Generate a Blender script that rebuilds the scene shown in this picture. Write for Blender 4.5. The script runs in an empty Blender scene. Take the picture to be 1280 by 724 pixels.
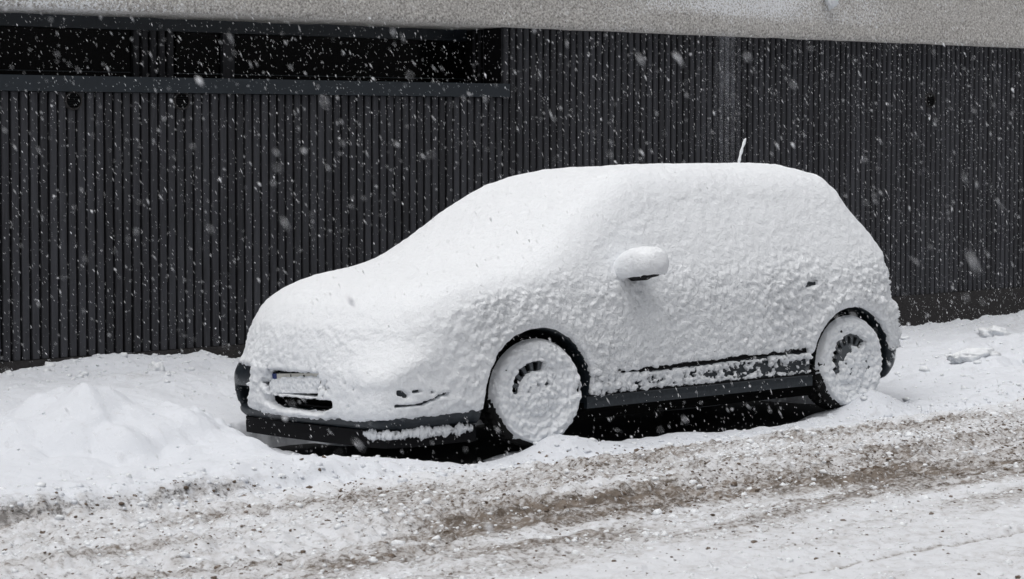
import bpy, math, random
import numpy as np
np.seterr(over="ignore")
from mathutils import Vector, Matrix

random.seed(7)
RNG = np.random.default_rng(11)
sc = bpy.context.scene
C = sc.collection

# ------------------------------------------------------------------ camera, sky, sun, exposure
# street frame: X runs along the street (towards the car's tail), Y towards the building, Z up
TH = math.radians(39.0)
PITCH = math.radians(2.3)
cam_d = bpy.data.cameras.new('camera')
cam_d.sensor_width = 36.0
cam_d.lens = 36.0 * 2650 / 1280
cam_d.shift_y = -(197.0 - 2650 * math.tan(PITCH)) / 1280
cam_d.clip_start = 0.1
cam_d.clip_end = 2000
cam_d.dof.use_dof = True
cam_d.dof.focus_distance = 13.0
cam_d.dof.aperture_fstop = 7.0
cam = bpy.data.objects.new('camera', cam_d)
C.objects.link(cam)
cam.location = (-7.54, -9.11, 1.745)
cam.rotation_euler = (math.radians(90) - PITCH, 0, -TH)
sc.camera = cam

SUN_EL, SUN_AZ = math.radians(58), math.radians(-150)
w = bpy.data.worlds.new('World')
sc.world = w
w.use_nodes = True
nt = w.node_tree
bgn = nt.nodes['Background']
sky = nt.nodes.new('ShaderNodeTexSky')
sky.sky_type = 'NISHITA'
sky.sun_disc = False
sky.sun_elevation = SUN_EL
sky.sun_rotation = SUN_AZ
sky.air_density = 1.0
sky.dust_density = 6.0
sky.ozone_density = 1.0
hs = nt.nodes.new('ShaderNodeHueSaturation')      # closed grey cloud cover: hardly any blue
hs.inputs['Saturation'].default_value = 0.22
nt.links.new(sky.outputs[0], hs.inputs['Color'])
nt.links.new(hs.outputs[0], bgn.inputs[0])
bgn.inputs[1].default_value = 0.10

sun_d = bpy.data.lights.new('sun', 'SUN')
sun_d.energy = 1.5
sun_d.angle = math.radians(75)
sun_d.color = (1.0, 0.985, 0.96)
sun = bpy.data.objects.new('sun', sun_d)
C.objects.link(sun)
# light comes down from the clouds behind the camera and to its left
sd = Vector((-0.30, -0.12, 1.0)).normalized()
sun.rotation_euler = sd.to_track_quat('Z', 'Y').to_euler()
sky.sun_elevation = math.asin(sd.z)
sky.sun_rotation = math.atan2(sd.x, sd.y)

sc.view_settings.view_transform = 'Standard'
sc.view_settings.look = 'None'
sc.view_settings.gamma = 1.0
sc.view_settings.use_curve_mapping = False
sc.view_settings.exposure = -0.09
sc.render.engine = 'CYCLES'
sc.cycles.max_bounces = 8
sc.cycles.diffuse_bounces = 5
sc.cycles.use_denoising = True

# ------------------------------------------------------------------ numeric helpers
def _hash(ix, iy, iz, seed):
    h = (ix.astype(np.uint32) * np.uint32(374761393) + iy.astype(np.uint32) * np.uint32(668265263)
         + iz.astype(np.uint32) * np.uint32(2147483647) + np.uint32(seed * 1274126177 & 0xffffffff))
    h = (h ^ (h >> np.uint32(13))) * np.uint32(1274126177)
    h = (h ^ (h >> np.uint32(16))) * np.uint32(2246822519)
    h = h ^ (h >> np.uint32(15))
    return h.astype(np.float32) / np.float32(4294967295.0)

def noise(x, y, z, seed=0):
    """smooth value noise in -1..1"""
    x = np.asarray(x, np.float32); y = np.asarray(y, np.float32); z = np.asarray(z, np.float32)
    x, y, z = np.broadcast_arrays(x, y, z)
    fx, fy, fz = np.floor(x), np.floor(y), np.floor(z)
    ix, iy, iz = (fx.astype(np.int64) & 0xffffffff), (fy.astype(np.int64) & 0xffffffff), (fz.astype(np.int64) & 0xffffffff)
    u, v, q = x - fx, y - fy, z - fz
    u = u * u * u * (u * (u * 6 - 15) + 10); v = v * v * v * (v * (v * 6 - 15) + 10); q = q * q * q * (q * (q * 6 - 15) + 10)
    ix1, iy1, iz1 = (ix + 1) & 0xffffffff, (iy + 1) & 0xffffffff, (iz + 1) & 0xffffffff
    a = _hash(ix, iy, iz, seed) * (1 - u) + _hash(ix1, iy, iz, seed) * u
    b = _hash(ix, iy1, iz, seed) * (1 - u) + _hash(ix1, iy1, iz, seed) * u
    c = _hash(ix, iy, iz1, seed) * (1 - u) + _hash(ix1, iy, iz1, seed) * u
    d = _hash(ix, iy1, iz1, seed) * (1 - u) + _hash(ix1, iy1, iz1, seed) * u
    r = (a * (1 - v) + b * v) * (1 - q) + (c * (1 - v) + d * v) * q
    return r * 2 - 1

def fbm(x, y, z, seed=0, octs=4, gain=0.5):
    r = 0; a = 1.0; s = 0
    for o in range(octs):
        r = r + a * noise(x * 2 ** o, y * 2 ** o, z * 2 ** o, seed + o * 17); s += a; a *= gain
    return r / s

def worley(x, y, z, seed=0):
    """distance to the nearest of the jittered lattice points (0 .. about 1)"""
    x, y, z = np.broadcast_arrays(np.asarray(x, np.float32), np.asarray(y, np.float32), np.asarray(z, np.float32))
    fx, fy, fz = np.floor(x), np.floor(y), np.floor(z)
    best = np.full(x.shape, 9.0, np.float32)
    for dx in (-1, 0, 1):
        for dy in (-1, 0, 1):
            for dz in (-1, 0, 1):
                cx, cy, cz = fx + dx, fy + dy, fz + dz
                ix, iy, iz = [(c.astype(np.int64) & 0xffffffff) for c in (cx, cy, cz)]
                px = cx + _hash(ix, iy, iz, seed) - x
                py = cy + _hash(ix, iy, iz, seed + 1) - y
                pz = cz + _hash(ix, iy, iz, seed + 2) - z
                best = np.minimum(best, px * px + py * py + pz * pz)
    return np.sqrt(best)

def sstep(a, b, x):
    t = np.clip((x - a) / (b - a), 0, 1)
    return t * t * (3 - 2 * t)

def smax(a, b, k):
    hh = np.maximum(k - np.abs(a - b), 0) / k
    return np.maximum(a, b) + hh * hh * k * 0.25

def smin(a, b, k):
    return -smax(-a, -b, k)

def bump(x, c, wd):
    return np.exp(-((x - c) / wd) ** 2)

def poly_sdf(px, pz, pts):
    """signed distance to a closed 2D polygon"""
    pts = np.array(pts, float); n = len(pts)
    d = np.full(px.shape, 1e9); inside = np.zeros(px.shape, bool)
    for i in range(n):
        a = pts[i]; b = pts[(i + 1) % n]
        e = b - a; wx, wz = px - a[0], pz - a[1]
        t = np.clip((wx * e[0] + wz * e[1]) / (e @ e), 0, 1)
        d = np.minimum(d, (wx - e[0] * t) ** 2 + (wz - e[1] * t) ** 2)
        cond = (a[1] > pz) != (b[1] > pz)
        xs = a[0] + (pz - a[1]) / (b[1] - a[1] + 1e-12) * e[0]
        inside ^= cond & (px < xs)
    d = np.sqrt(d)
    return np.where(inside, -d, d)

def surface_nets(F, org, h):
    S = F < 0
    nx, ny, nz = F.shape
    cnt = np.zeros((nx - 1, ny - 1, nz - 1), np.uint8)
    for dx in (0, 1):
        for dy in (0, 1):
            for dz in (0, 1):
                cnt += S[dx:nx - 1 + dx, dy:ny - 1 + dy, dz:nz - 1 + dz]
    act = (cnt > 0) & (cnt < 8)
    idx = np.argwhere(act)
    vid = np.full(act.shape, -1, np.int32)
    vid[act] = np.arange(len(idx), dtype=np.int32)
    offs = [(dx, dy, dz) for dx in (0, 1) for dy in (0, 1) for dz in (0, 1)]
    val = np.stack([F[idx[:, 0] + o[0], idx[:, 1] + o[1], idx[:, 2] + o[2]] for o in offs], 1)
    acc = np.zeros((len(idx), 3)); num = np.zeros(len(idx))
    for a in range(8):
        for b in range(a + 1, 8):
            oa, ob = np.array(offs[a]), np.array(offs[b])
            if np.abs(oa - ob).sum() != 1:
                continue
            fa, fb = val[:, a], val[:, b]
            m = (fa < 0) != (fb < 0)
            t = np.where(m, fa / np.where(m, fa - fb, 1), 0)
            acc += np.where(m[:, None], oa[None] + t[:, None] * (ob - oa)[None], 0)
            num += m
    V = (idx + acc / num[:, None]) * h + np.array(org)
    faces = []
    for ax in range(3):
        u, v = (ax + 1) % 3, (ax + 2) % 3
        sl0 = [slice(None)] * 3; sl1 = [slice(None)] * 3
        sl0[ax] = slice(0, -1); sl1[ax] = slice(1, None)
        A, B = S[tuple(sl0)], S[tuple(sl1)]
        e = np.argwhere(A != B)
        lim = [nx - 1, ny - 1, nz - 1]
        ok = (e[:, u] > 0) & (e[:, v] > 0) & (e[:, u] < lim[u]) & (e[:, v] < lim[v])
        e = e[ok]
        flip = ~A[e[:, 0], e[:, 1], e[:, 2]]
        def g(du, dv):
            q = e.copy(); q[:, u] += du; q[:, v] += dv
            return vid[q[:, 0], q[:, 1], q[:, 2]]
        f = np.stack([g(-1, -1), g(0, -1), g(0, 0), g(-1, 0)], 1)
        f[flip] = f[flip][:, ::-1]
        faces.append(f)
    return V, np.concatenate(faces)

def vnormals(V, Fq):
    a = V[Fq[:, 2]] - V[Fq[:, 0]]; b = V[Fq[:, 3]] - V[Fq[:, 1]]
    n = np.cross(a, b)
    N = np.zeros_like(V)
    for k in range(4):
        for ax in range(3):
            N[:, ax] += np.bincount(Fq[:, k], n[:, ax], len(V))
    return N / (np.linalg.norm(N, axis=1, keepdims=True) + 1e-12)

def compact(V, Fq, extra=None):
    used = np.unique(Fq)
    mp = np.full(len(V), -1, np.int64); mp[used] = np.arange(len(used))
    if extra is not None:
        return V[used], mp[Fq], extra[used]
    return V[used], mp[Fq]

# ------------------------------------------------------------------ mesh helpers
def mesh_np(name, V, Fq, smooth=True):
    me = bpy.data.meshes.new(name)
    V = np.asarray(V, np.float32); Fq = np.asarray(Fq, np.int32)
    k = Fq.shape[1]
    me.vertices.add(len(V)); me.vertices.foreach_set('co', V.ravel())
    me.loops.add(Fq.size); me.loops.foreach_set('vertex_index', Fq.ravel())
    me.polygons.add(len(Fq))
    me.polygons.foreach_set('loop_start', np.arange(0, Fq.size, k, dtype=np.int32))
    me.update(calc_edges=True)
    me.polygons.foreach_set('use_smooth', np.full(len(Fq), smooth))
    return me

def obj(name, me, mat, parent=None, loc=None, label=None, cat=None, group=None, kind=None):
    o = bpy.data.objects.new(name, me)
    C.objects.link(o)
    if mat is not None and me is not None and len(me.materials) == 0:
        me.materials.append(mat)
    if parent is not None:
        o.parent = parent
    if loc is not None:
        o.location = loc
    if label: o['label'] = label
    if cat: o['category'] = cat
    if group: o['group'] = group
    if kind: o['kind'] = kind
    return o

class MB:
    """collects boxes, tubes and lathes into one mesh"""
    def __init__(s): s.v = []; s.f = []
    def add(s, v, f):
        n = len(s.v); s.v += [tuple(p) for p in v]; s.f += [tuple(i + n for i in q) for q in f]
    def box(s, x0, x1, y0, y1, z0, z1, bev=0.0):
        b = bev
        if b <= 0:
            v = [(x, y, z) for x in (x0, x1) for y in (y0, y1) for z in (z0, z1)]
            s.add(v, [(0, 1, 3, 2), (4, 6, 7, 5), (0, 4, 5, 1), (2, 3, 7, 6), (0, 2, 6, 4), (1, 5, 7, 3)])
        else:  # vertical edges chamfered, for slats and strips
            o = [(x0 + b, y0), (x1 - b, y0), (x1, y0 + b), (x1, y1), (x0, y1), (x0, y0 + b)]
            v = [(x, y, z0) for x, y in o] + [(x, y, z1) for x, y in o]
            f = [(i, (i + 1) % 6, (i + 1) % 6 + 6, i + 6) for i in range(6)]
            s.add(v, f + [(5, 4, 3, 2, 1, 0), (6, 7, 8, 9, 10, 11)])
    def tube(s, pts, rad, n=10, cap=True):
        pts = [Vector(p) for p in pts]
        rings = []
        for i, p in enumerate(pts):
            d = (pts[min(i + 1, len(pts) - 1)] - pts[max(i - 1, 0)]).normalized()
            a = d.orthogonal().normalized(); b = d.cross(a)
            r = rad[i] if isinstance(rad, (list, tuple)) else rad
            rings.append([p + a * r * math.cos(2 * math.pi * k / n) + b * r * math.sin(2 * math.pi * k / n) for k in range(n)])
        v = [q for r in rings for q in r]
        f = [(i * n + k, i * n + (k + 1) % n, (i + 1) * n + (k + 1) % n, (i + 1) * n + k) for i in range(len(pts) - 1) for k in range(n)]
        if cap:
            f.append(tuple(range(n - 1, -1, -1))); f.append(tuple((len(pts) - 1) * n + k for k in range(n)))
        s.add(v, f)
    def lathe(s, prof, n=48, close=False):
        """profile of (radius, y), turned about the Y axis"""
        v = []; f = []
        m = len(prof)
        for r, y in prof:
            for k in range(n):
                a = 2 * math.pi * k / n
                v.append((r * math.cos(a), y, r * math.sin(a)))
        for i in range(m - (0 if close else 1)):
            j = (i + 1) % m
            for k in range(n):
                k1 = (k + 1) % n
                f.append((i * n + k, i * n + k1, j * n + k1, j * n + k))
        s.add(v, f)
    def mesh(s, name, smooth=False):
        me = bpy.data.meshes.new(name)
        me.from_pydata(s.v, [], s.f); me.update()
        if smooth:
            me.polygons.foreach_set('use_smooth', [True] * len(me.polygons))
        return me

# ------------------------------------------------------------------ materials
def principled(name, col, rough=0.6, metal=0.0, spec=0.5):
    m = bpy.data.materials.new(name); m.use_nodes = True
    p = m.node_tree.nodes['Principled BSDF']
    p.inputs['Base Color'].default_value = (*col, 1)
    p.inputs['Roughness'].default_value = rough
    p.inputs['Metallic'].default_value = metal
    p.inputs['Specular IOR Level'].default_value = spec
    return m, m.node_tree, p

def add_noise(nt, scale, detail=6, rough=0.6, obj_co=True, stretch=None):
    n = nt.nodes.new('ShaderNodeTexNoise'); n.inputs['Scale'].default_value = scale
    n.inputs['Detail'].default_value = detail; n.inputs['Roughness'].default_value = rough
    tc = nt.nodes.new('ShaderNodeTexCoord')
    if stretch:
        mp = nt.nodes.new('ShaderNodeMapping'); mp.inputs['Scale'].default_value = stretch
        nt.links.new(tc.outputs['Object'], mp.inputs['Vector']); nt.links.new(mp.outputs[0], n.inputs['Vector'])
    else:
        nt.links.new(tc.outputs['Object'], n.inputs['Vector'])
    return n

def ramp(nt, src, stops):
    r = nt.nodes.new('ShaderNodeValToRGB')
    el = r.color_ramp.elements
    while len(el) < len(stops): el.new(0.5)
    for e, (p, c) in zip(el, stops):
        e.position = p; e.color = (*c, 1) if len(c) == 3 else c
    nt.links.new(src, r.inputs[0])
    return r

def add_bump(nt, p, src, dist, strength=1.0, prev=None):
    b = nt.nodes.new('ShaderNodeBump'); b.inputs['Distance'].default_value = dist; b.inputs['Strength'].default_value = strength
    nt.links.new(src, b.inputs['Height'])
    if prev: nt.links.new(prev.outputs[0], b.inputs['Normal'])
    nt.links.new(b.outputs[0], p.inputs['Normal'])
    return b

# fresh snow on the car: white, soft, grainy
M_snow, nt_, p_ = principled('fresh_snow', (0.83, 0.853, 0.882), 0.75, 0, 0.15)
n1 = add_noise(nt_, 70, 4, 0.6); st_ = nt_.nodes.new('ShaderNodeAttribute'); st_.attribute_name = 'clump'     # how clotted the snow hangs here
vo_ = nt_.nodes.new('ShaderNodeTexVoronoi'); vo_.feature = 'SMOOTH_F1'; vo_.inputs['Scale'].default_value = 36; vo_.inputs['Smoothness'].default_value = 0.35
wn_ = add_noise(nt_, 18, 3, 0.6); tc_ = nt_.nodes.new('ShaderNodeTexCoord')
mv_ = nt_.nodes.new('ShaderNodeMix'); mv_.data_type = 'VECTOR'; mv_.inputs['Factor'].default_value = 0.06
nt_.links.new(tc_.outputs['Object'], mv_.inputs['A']); nt_.links.new(wn_.outputs['Color'], mv_.inputs['B']); nt_.links.new(mv_.outputs['Result'], vo_.inputs['Vector'])
inv_ = nt_.nodes.new('ShaderNodeMath'); inv_.operation = 'SUBTRACT'; inv_.inputs[0].default_value = 1.0
nt_.links.new(vo_.outputs['Distance'], inv_.inputs[1])
b0 = add_bump(nt_, p_, inv_.outputs[0], 0.013, 1.0); nt_.links.new(st_.outputs['Fac'], b0.inputs['Strength'])
b1 = add_bump(nt_, p_, n1.outputs['Fac'], 0.010, 0.7, b0)
n2 = add_noise(nt_, 260, 3, 0.7); add_bump(nt_, p_, n2.outputs['Fac'], 0.005, 0.7, b1)

# snow lying on the ground, with the dirt and grit carried in the colour attribute "dirt"
def ground_snow(name, clean, dirt_a, dirt_b):
    m, t, p = principled(name, clean, 0.8, 0, 0.12)
    at = t.nodes.new('ShaderNodeAttribute'); at.attribute_name = 'dirt'
    na = add_noise(t, 34, 8, 0.72)
    nb = add_noise(t, 9, 5, 0.6)
    mul = t.nodes.new('ShaderNodeMath'); mul.operation = 'MULTIPLY_ADD'
    t.links.new(na.outputs['Fac'], mul.inputs[0]); mul.inputs[1].default_value = 2.6
    sub = t.nodes.new('ShaderNodeMath'); sub.operation = 'SUBTRACT'
    t.links.new(at.outputs['Fac'], sub.inputs[0]); sub.inputs[1].default_value = 1.66
    t.links.new(sub.outputs[0], mul.inputs[2])
    r = ramp(t, mul.outputs[0], [(0.0, (0, 0, 0)), (0.45, (1, 1, 1))])
    dcol = ramp(t, nb.outputs['Fac'], [(0.35, dirt_a), (0.65, dirt_b)])
    # compacted grey-brown slush under the crumbs
    nc = add_noise(t, 16, 7, 0.7)
    ma = t.nodes.new('ShaderNodeMath'); ma.operation = 'MULTIPLY_ADD'; ma.inputs[1].default_value = 1.3
    t.links.new(at.outputs['Fac'], ma.inputs[0])
    mb_ = t.nodes.new('ShaderNodeMath'); mb_.operation = 'MULTIPLY_ADD'; mb_.inputs[1].default_value = 2.0; mb_.inputs[2].default_value = -1.12
    t.links.new(nc.outputs['Fac'], mb_.inputs[0]); t.links.new(mb_.outputs[0], ma.inputs[2])
    rb_ = ramp(t, ma.outputs[0], [(0.05, (0, 0, 0)), (0.85, (0.75, 0.75, 0.75))])
    ms_ = t.nodes.new('ShaderNodeMix'); ms_.data_type = 'RGBA'
    t.links.new(rb_.outputs[0], ms_.inputs['Factor']); ms_.inputs['A'].default_value = (*clean, 1); ms_.inputs['B'].default_value = (0.34, 0.318, 0.298, 1)
    mx = t.nodes.new('ShaderNodeMix'); mx.data_type = 'RGBA'
    t.links.new(r.outputs[0], mx.inputs['Factor']); t.links.new(ms_.outputs['Result'], mx.inputs['A'])
    t.links.new(dcol.outputs[0], mx.inputs['B'])
    t.links.new(mx.outputs['Result'], p.inputs['Base Color'])
    n1 = add_noise(t, 45, 5, 0.65); b1 = add_bump(t, p, n1.outputs['Fac'], 0.008, 0.6)
    n2 = add_noise(t, 210, 3, 0.7); add_bump(t, p, n2.outputs['Fac'], 0.003, 0.6, b1)
    return m
M_road = ground_snow('road_slush', (0.64, 0.655, 0.685), (0.075, 0.060, 0.048), (0.19, 0.16, 0.135))
M_pave = ground_snow('lying_snow', (0.665, 0.69, 0.735), (0.05, 0.047, 0.045), (0.22, 0.21, 0.205))

M_asph, nt_, p_ = principled('wet_asphalt', (0.035, 0.035, 0.037), 0.85, 0, 0.15)
n1 = add_noise(nt_, 120, 5, 0.7)
r1 = ramp(nt_, n1.outputs['Fac'], [(0.3, (0.014, 0.014, 0.015)), (0.75, (0.036, 0.036, 0.036))])
nt_.links.new(r1.outputs[0], p_.inputs['Base Color']); add_bump(nt_, p_, n1.outputs['Fac'], 0.005, 0.7)

M_slush, nt_, p_ = principled('slush_clump', (0.14, 0.11, 0.09), 0.75, 0, 0.2)
gi = add_noise(nt_, 14, 4, 0.7)
r1 = ramp(nt_, gi.outputs['Fac'], [(0.30, (0.05, 0.037, 0.028)), (0.55, (0.15, 0.115, 0.09)), (0.72, (0.55, 0.52, 0.50))])
nt_.links.new(r1.outputs[0], p_.inputs['Base Color'])
n2 = add_noise(nt_, 160, 3, 0.6); add_bump(nt_, p_, n2.outputs['Fac'], 0.006, 0.7)

M_slat, nt_, p_ = principled('charcoal_cladding', (0.03, 0.03, 0.034), 0.62, 0, 0.3)
n1 = add_noise(nt_, 3.0, 6, 0.65, stretch=(14, 14, 1.2))
oi = nt_.nodes.new('ShaderNodeObjectInfo')
r1 = ramp(nt_, n1.outputs['Fac'], [(0.3, (0.018, 0.0185, 0.0215)), (0.7, (0.040, 0.0405, 0.047))])
bc = nt_.nodes.new('ShaderNodeMix'); bc.data_type = 'RGBA'; bc.blend_type = 'MULTIPLY'; bc.inputs['Factor'].default_value = 1.0
mr = nt_.nodes.new('ShaderNodeMapRange'); mr.inputs['To Min'].default_value = 0.75; mr.inputs['To Max'].default_value = 1.2
nt_.links.new(oi.outputs['Random'], mr.inputs['Value'])
nt_.links.new(r1.outputs[0], bc.inputs['A']); nt_.links.new(mr.outputs[0], bc.inputs['B'])
gp = nt_.nodes.new('ShaderNodeNewGeometry')
def pos_noise(scale, stretch, lo, hi, detail=5):
    mp = nt_.nodes.new('ShaderNodeMapping'); mp.inputs['Scale'].default_value = stretch
    nn = nt_.nodes.new('ShaderNodeTexNoise'); nn.inputs['Scale'].default_value = scale; nn.inputs['Detail'].default_value = detail; nn.inputs['Roughness'].default_value = 0.65
    nt_.links.new(gp.outputs['Position'], mp.inputs['Vector']); nt_.links.new(mp.outputs[0], nn.inputs['Vector'])
    return ramp(nt_, nn.outputs['Fac'], [(lo, (0, 0, 0)), (hi, (1, 1, 1))])
w1 = pos_noise(1.3, (3.0, 1, 0.35), 0.45, 0.85)          # pale run-off streaks and dust on the cladding
sxp = nt_.nodes.new('ShaderNodeSeparateXYZ'); nt_.links.new(gp.outputs['Position'], sxp.inputs[0])
def gauss(src, c, wd):
    a = nt_.nodes.new('ShaderNodeMath'); a.operation = 'SUBTRACT'; a.inputs[1].default_value = c; nt_.links.new(src, a.inputs[0])
    b = nt_.nodes.new('ShaderNodeMath'); b.operation = 'DIVIDE'; b.inputs[1].default_value = wd; nt_.links.new(a.outputs[0], b.inputs[0])
    c_ = nt_.nodes.new('ShaderNodeMath'); c_.operation = 'POWER'; c_.inputs[1].default_value = 2; nt_.links.new(b.outputs[0], c_.inputs[0])
    d = nt_.nodes.new('ShaderNodeMath'); d.operation = 'SUBTRACT'; d.use_clamp = True; d.inputs[0].default_value = 1; nt_.links.new(c_.outputs[0], d.inputs[1])
    return d
w2 = gauss(sxp.outputs[0], 5.27, 0.15)                   # chalky run below the concrete band
w3 = gauss(sxp.outputs[2], 2.6, 1.25)
w4 = pos_noise(9, (1, 1, 0.5), 0.3, 0.7)
m1_ = nt_.nodes.new('ShaderNodeMath'); m1_.operation = 'MULTIPLY'; nt_.links.new(w2.outputs[0], m1_.inputs[0]); nt_.links.new(w3.outputs[0], m1_.inputs[1])
m2_ = nt_.nodes.new('ShaderNodeMath'); m2_.operation = 'MULTIPLY'; nt_.links.new(m1_.outputs[0], m2_.inputs[0]); nt_.links.new(w4.outputs[0], m2_.inputs[1])
m3_ = nt_.nodes.new('ShaderNodeMath'); m3_.operation = 'MULTIPLY_ADD'; m3_.inputs[1].default_value = 0.34; nt_.links.new(w1.outputs[0], m3_.inputs[0]); nt_.links.new(m2_.outputs[0], m3_.inputs[2])
wx_ = nt_.nodes.new('ShaderNodeMix'); wx_.data_type = 'RGBA'; wx_.inputs['B'].default_value = (0.125, 0.13, 0.145, 1)
nt_.links.new(m3_.outputs[0], wx_.inputs['Factor']); nt_.links.new(bc.outputs['Result'], wx_.inputs['A'])
nt_.links.new(wx_.outputs['Result'], p_.inputs['Base Color'])
add_bump(nt_, p_, n1.outputs['Fac'], 0.004, 0.4)

M_back, _, _ = principled('black_backing', (0.010, 0.010, 0.011), 0.8, 0, 0.1)
M_plinth, nt_, p_ = principled('dark_plinth', (0.028, 0.026, 0.026), 0.85, 0, 0.2)
n1 = add_noise(nt_, 60, 6, 0.7)
r1 = ramp(nt_, n1.outputs['Fac'], [(0.3, (0.018, 0.017, 0.017)), (0.7, (0.045, 0.042, 0.042))])
nt_.links.new(r1.outputs[0], p_.inputs['Base Color']); add_bump(nt_, p_, n1.outputs['Fac'], 0.004, 0.6)
M_frame, nt_, p_ = principled('blue_grey_metal', (0.02, 0.032, 0.042), 0.45, 0, 0.4)
n1 = add_noise(nt_, 9, 6, 0.7)
r1 = ramp(nt_, n1.outputs['Fac'], [(0.3, (0.009, 0.0135, 0.0185)), (0.7, (0.016, 0.022, 0.029))])
nt_.links.new(r1.outputs[0], p_.inputs['Base Color'])
M_glass, _, _ = principled('dark_window_glass', (0.004, 0.004, 0.0045), 0.10, 0, 0.25)

# pebble-dash concrete with snow driven into its roughness
M_conc, nt_, p_ = principled('roughcast_concrete', (0.33, 0.315, 0.295), 0.9, 0, 0.2)
n1 = add_noise(nt_, 55, 7, 0.75)
n2 = add_noise(nt_, 1.1, 5, 0.55)
n3 = add_noise(nt_, 62, 4, 0.7)
r1 = ramp(nt_, n1.outputs['Fac'], [(0.36, (0.17, 0.16, 0.148)), (0.52, (0.50, 0.48, 0.455)), (0.66, (0.80, 0.78, 0.75))])
at = nt_.nodes.new('ShaderNodeAttribute'); at.attribute_name = 'dirt'
ad = nt_.nodes.new('ShaderNodeMath'); ad.operation = 'ADD'
nt_.links.new(n3.outputs['Fac'], ad.inputs[0]); nt_.links.new(at.outputs['Fac'], ad.inputs[1])
r2 = ramp(nt_, ad.outputs[0], [(0.62, (0, 0, 0)), (0.68, (1, 1, 1))])
mx = nt_.nodes.new('ShaderNodeMix'); mx.data_type = 'RGBA'
nt_.links.new(r2.outputs[0], mx.inputs['Factor']); nt_.links.new(r1.outputs[0], mx.inputs['A'])
mx.inputs['B'].default_value = (0.8, 0.81, 0.83, 1)
nt_.links.new(mx.outputs['Result'], p_.inputs['Base Color'])
add_bump(nt_, p_, n1.outputs['Fac'], 0.012, 0.8)

M_paint, nt_, p_ = principled('dark_blue_grey_paint', (0.028, 0.038, 0.050), 0.42, 0.25, 0.5)
n1 = add_noise(nt_, 40, 5, 0.7)     # salt film
r1 = ramp(nt_, n1.outputs['Fac'], [(0.35, (0.011, 0.016, 0.022)), (0.75, (0.032, 0.040, 0.048))])
nt_.links.new(r1.outputs[0], p_.inputs['Base Color'])
M_black, _, _ = principled('black_plastic', (0.006, 0.006, 0.007), 0.75, 0, 0.12)
M_rubber, _, _ = principled('tyre_rubber', (0.012, 0.012, 0.012), 0.8, 0, 0.2)
M_rim, _, _ = principled('grey_wheel_trim', (0.10, 0.11, 0.12), 0.4, 0.5, 0.4)
M_hole, _, _ = principled('brake_dark', (0.004, 0.004, 0.004), 0.9, 0, 0.05)
M_plate, _, _ = principled('plate_white', (0.62, 0.60, 0.54), 0.4)
M_blue, _, _ = principled('plate_blue', (0.010, 0.03, 0.16), 0.4)
M_ink, _, _ = principled('plate_ink', (0.01, 0.01, 0.01), 0.5)
M_flake = bpy.data.materials.new('snowflake'); M_flake.use_nodes = True
nt_ = M_flake.node_tree; nt_.nodes.remove(nt_.nodes['Principled BSDF'])
df = nt_.nodes.new('ShaderNodeBsdfDiffuse'); df.inputs[0].default_value = (0.93, 0.94, 0.96, 1)
tr = nt_.nodes.new('ShaderNodeBsdfTranslucent'); tr.inputs[0].default_value = (0.93, 0.94, 0.96, 1)
ms = nt_.nodes.new('ShaderNodeMixShader'); ms.inputs[0].default_value = 0.5
nt_.links.new(df.outputs[0], ms.inputs[1]); nt_.links.new(tr.outputs[0], ms.inputs[2])
nt_.links.new(ms.outputs[0], nt_.nodes['Material Output'].inputs[0])

# ------------------------------------------------------------------ ground: asphalt sheet and the snow lying on it
def camber(X, Y):
    return -0.044 * np.clip(Y, -0.3, 2.2) - 0.10

def axis(a, b, step_fn, far):
    xs = [a]
    while xs[-1] < b: xs.append(xs[-1] + step_fn(xs[-1]))
    st = 0.08; x = a; lo = []
    while x > -far: x -= st; lo.append(x); st *= 1.35
    st = 0.08; x = xs[-1]; hi = []
    while x < far: x += st; hi.append(x); st *= 1.35
    return np.array(lo[::-1] + xs + hi)

WALL_Y = 3.8

def hole_mask(X, Y):
    """1 under the car, where no snow fell"""
    wob = 0.035 * fbm(X * 2.2, Y * 2.2, 0.3, 5, 3) + 0.012 * noise(X * 14, Y * 14, 0.1, 8)
    ex = np.maximum(np.abs(X - 1.20) - 1.98, 0); ey = np.maximum(np.abs(Y - 0.93) - 0.80, 0)
    d = np.maximum(np.abs(X - 1.20) - 2.12, np.abs(Y - 0.93) - 0.93)
    d = np.where((ex > 0) & (ey > 0), np.sqrt(ex ** 2 + ey ** 2) - 0.14, d) + wob
    pad = 0
    for wx in (0.06, 2.655):
        for wy in (0.1, 1.68):
            pad = np.maximum(pad, np.exp(-(((X - wx) / 0.30) ** 4 + ((Y - wy) / 0.22) ** 4)))
    return (1 - sstep(-0.07, 0.03, d)) * (1 - pad)

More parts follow.
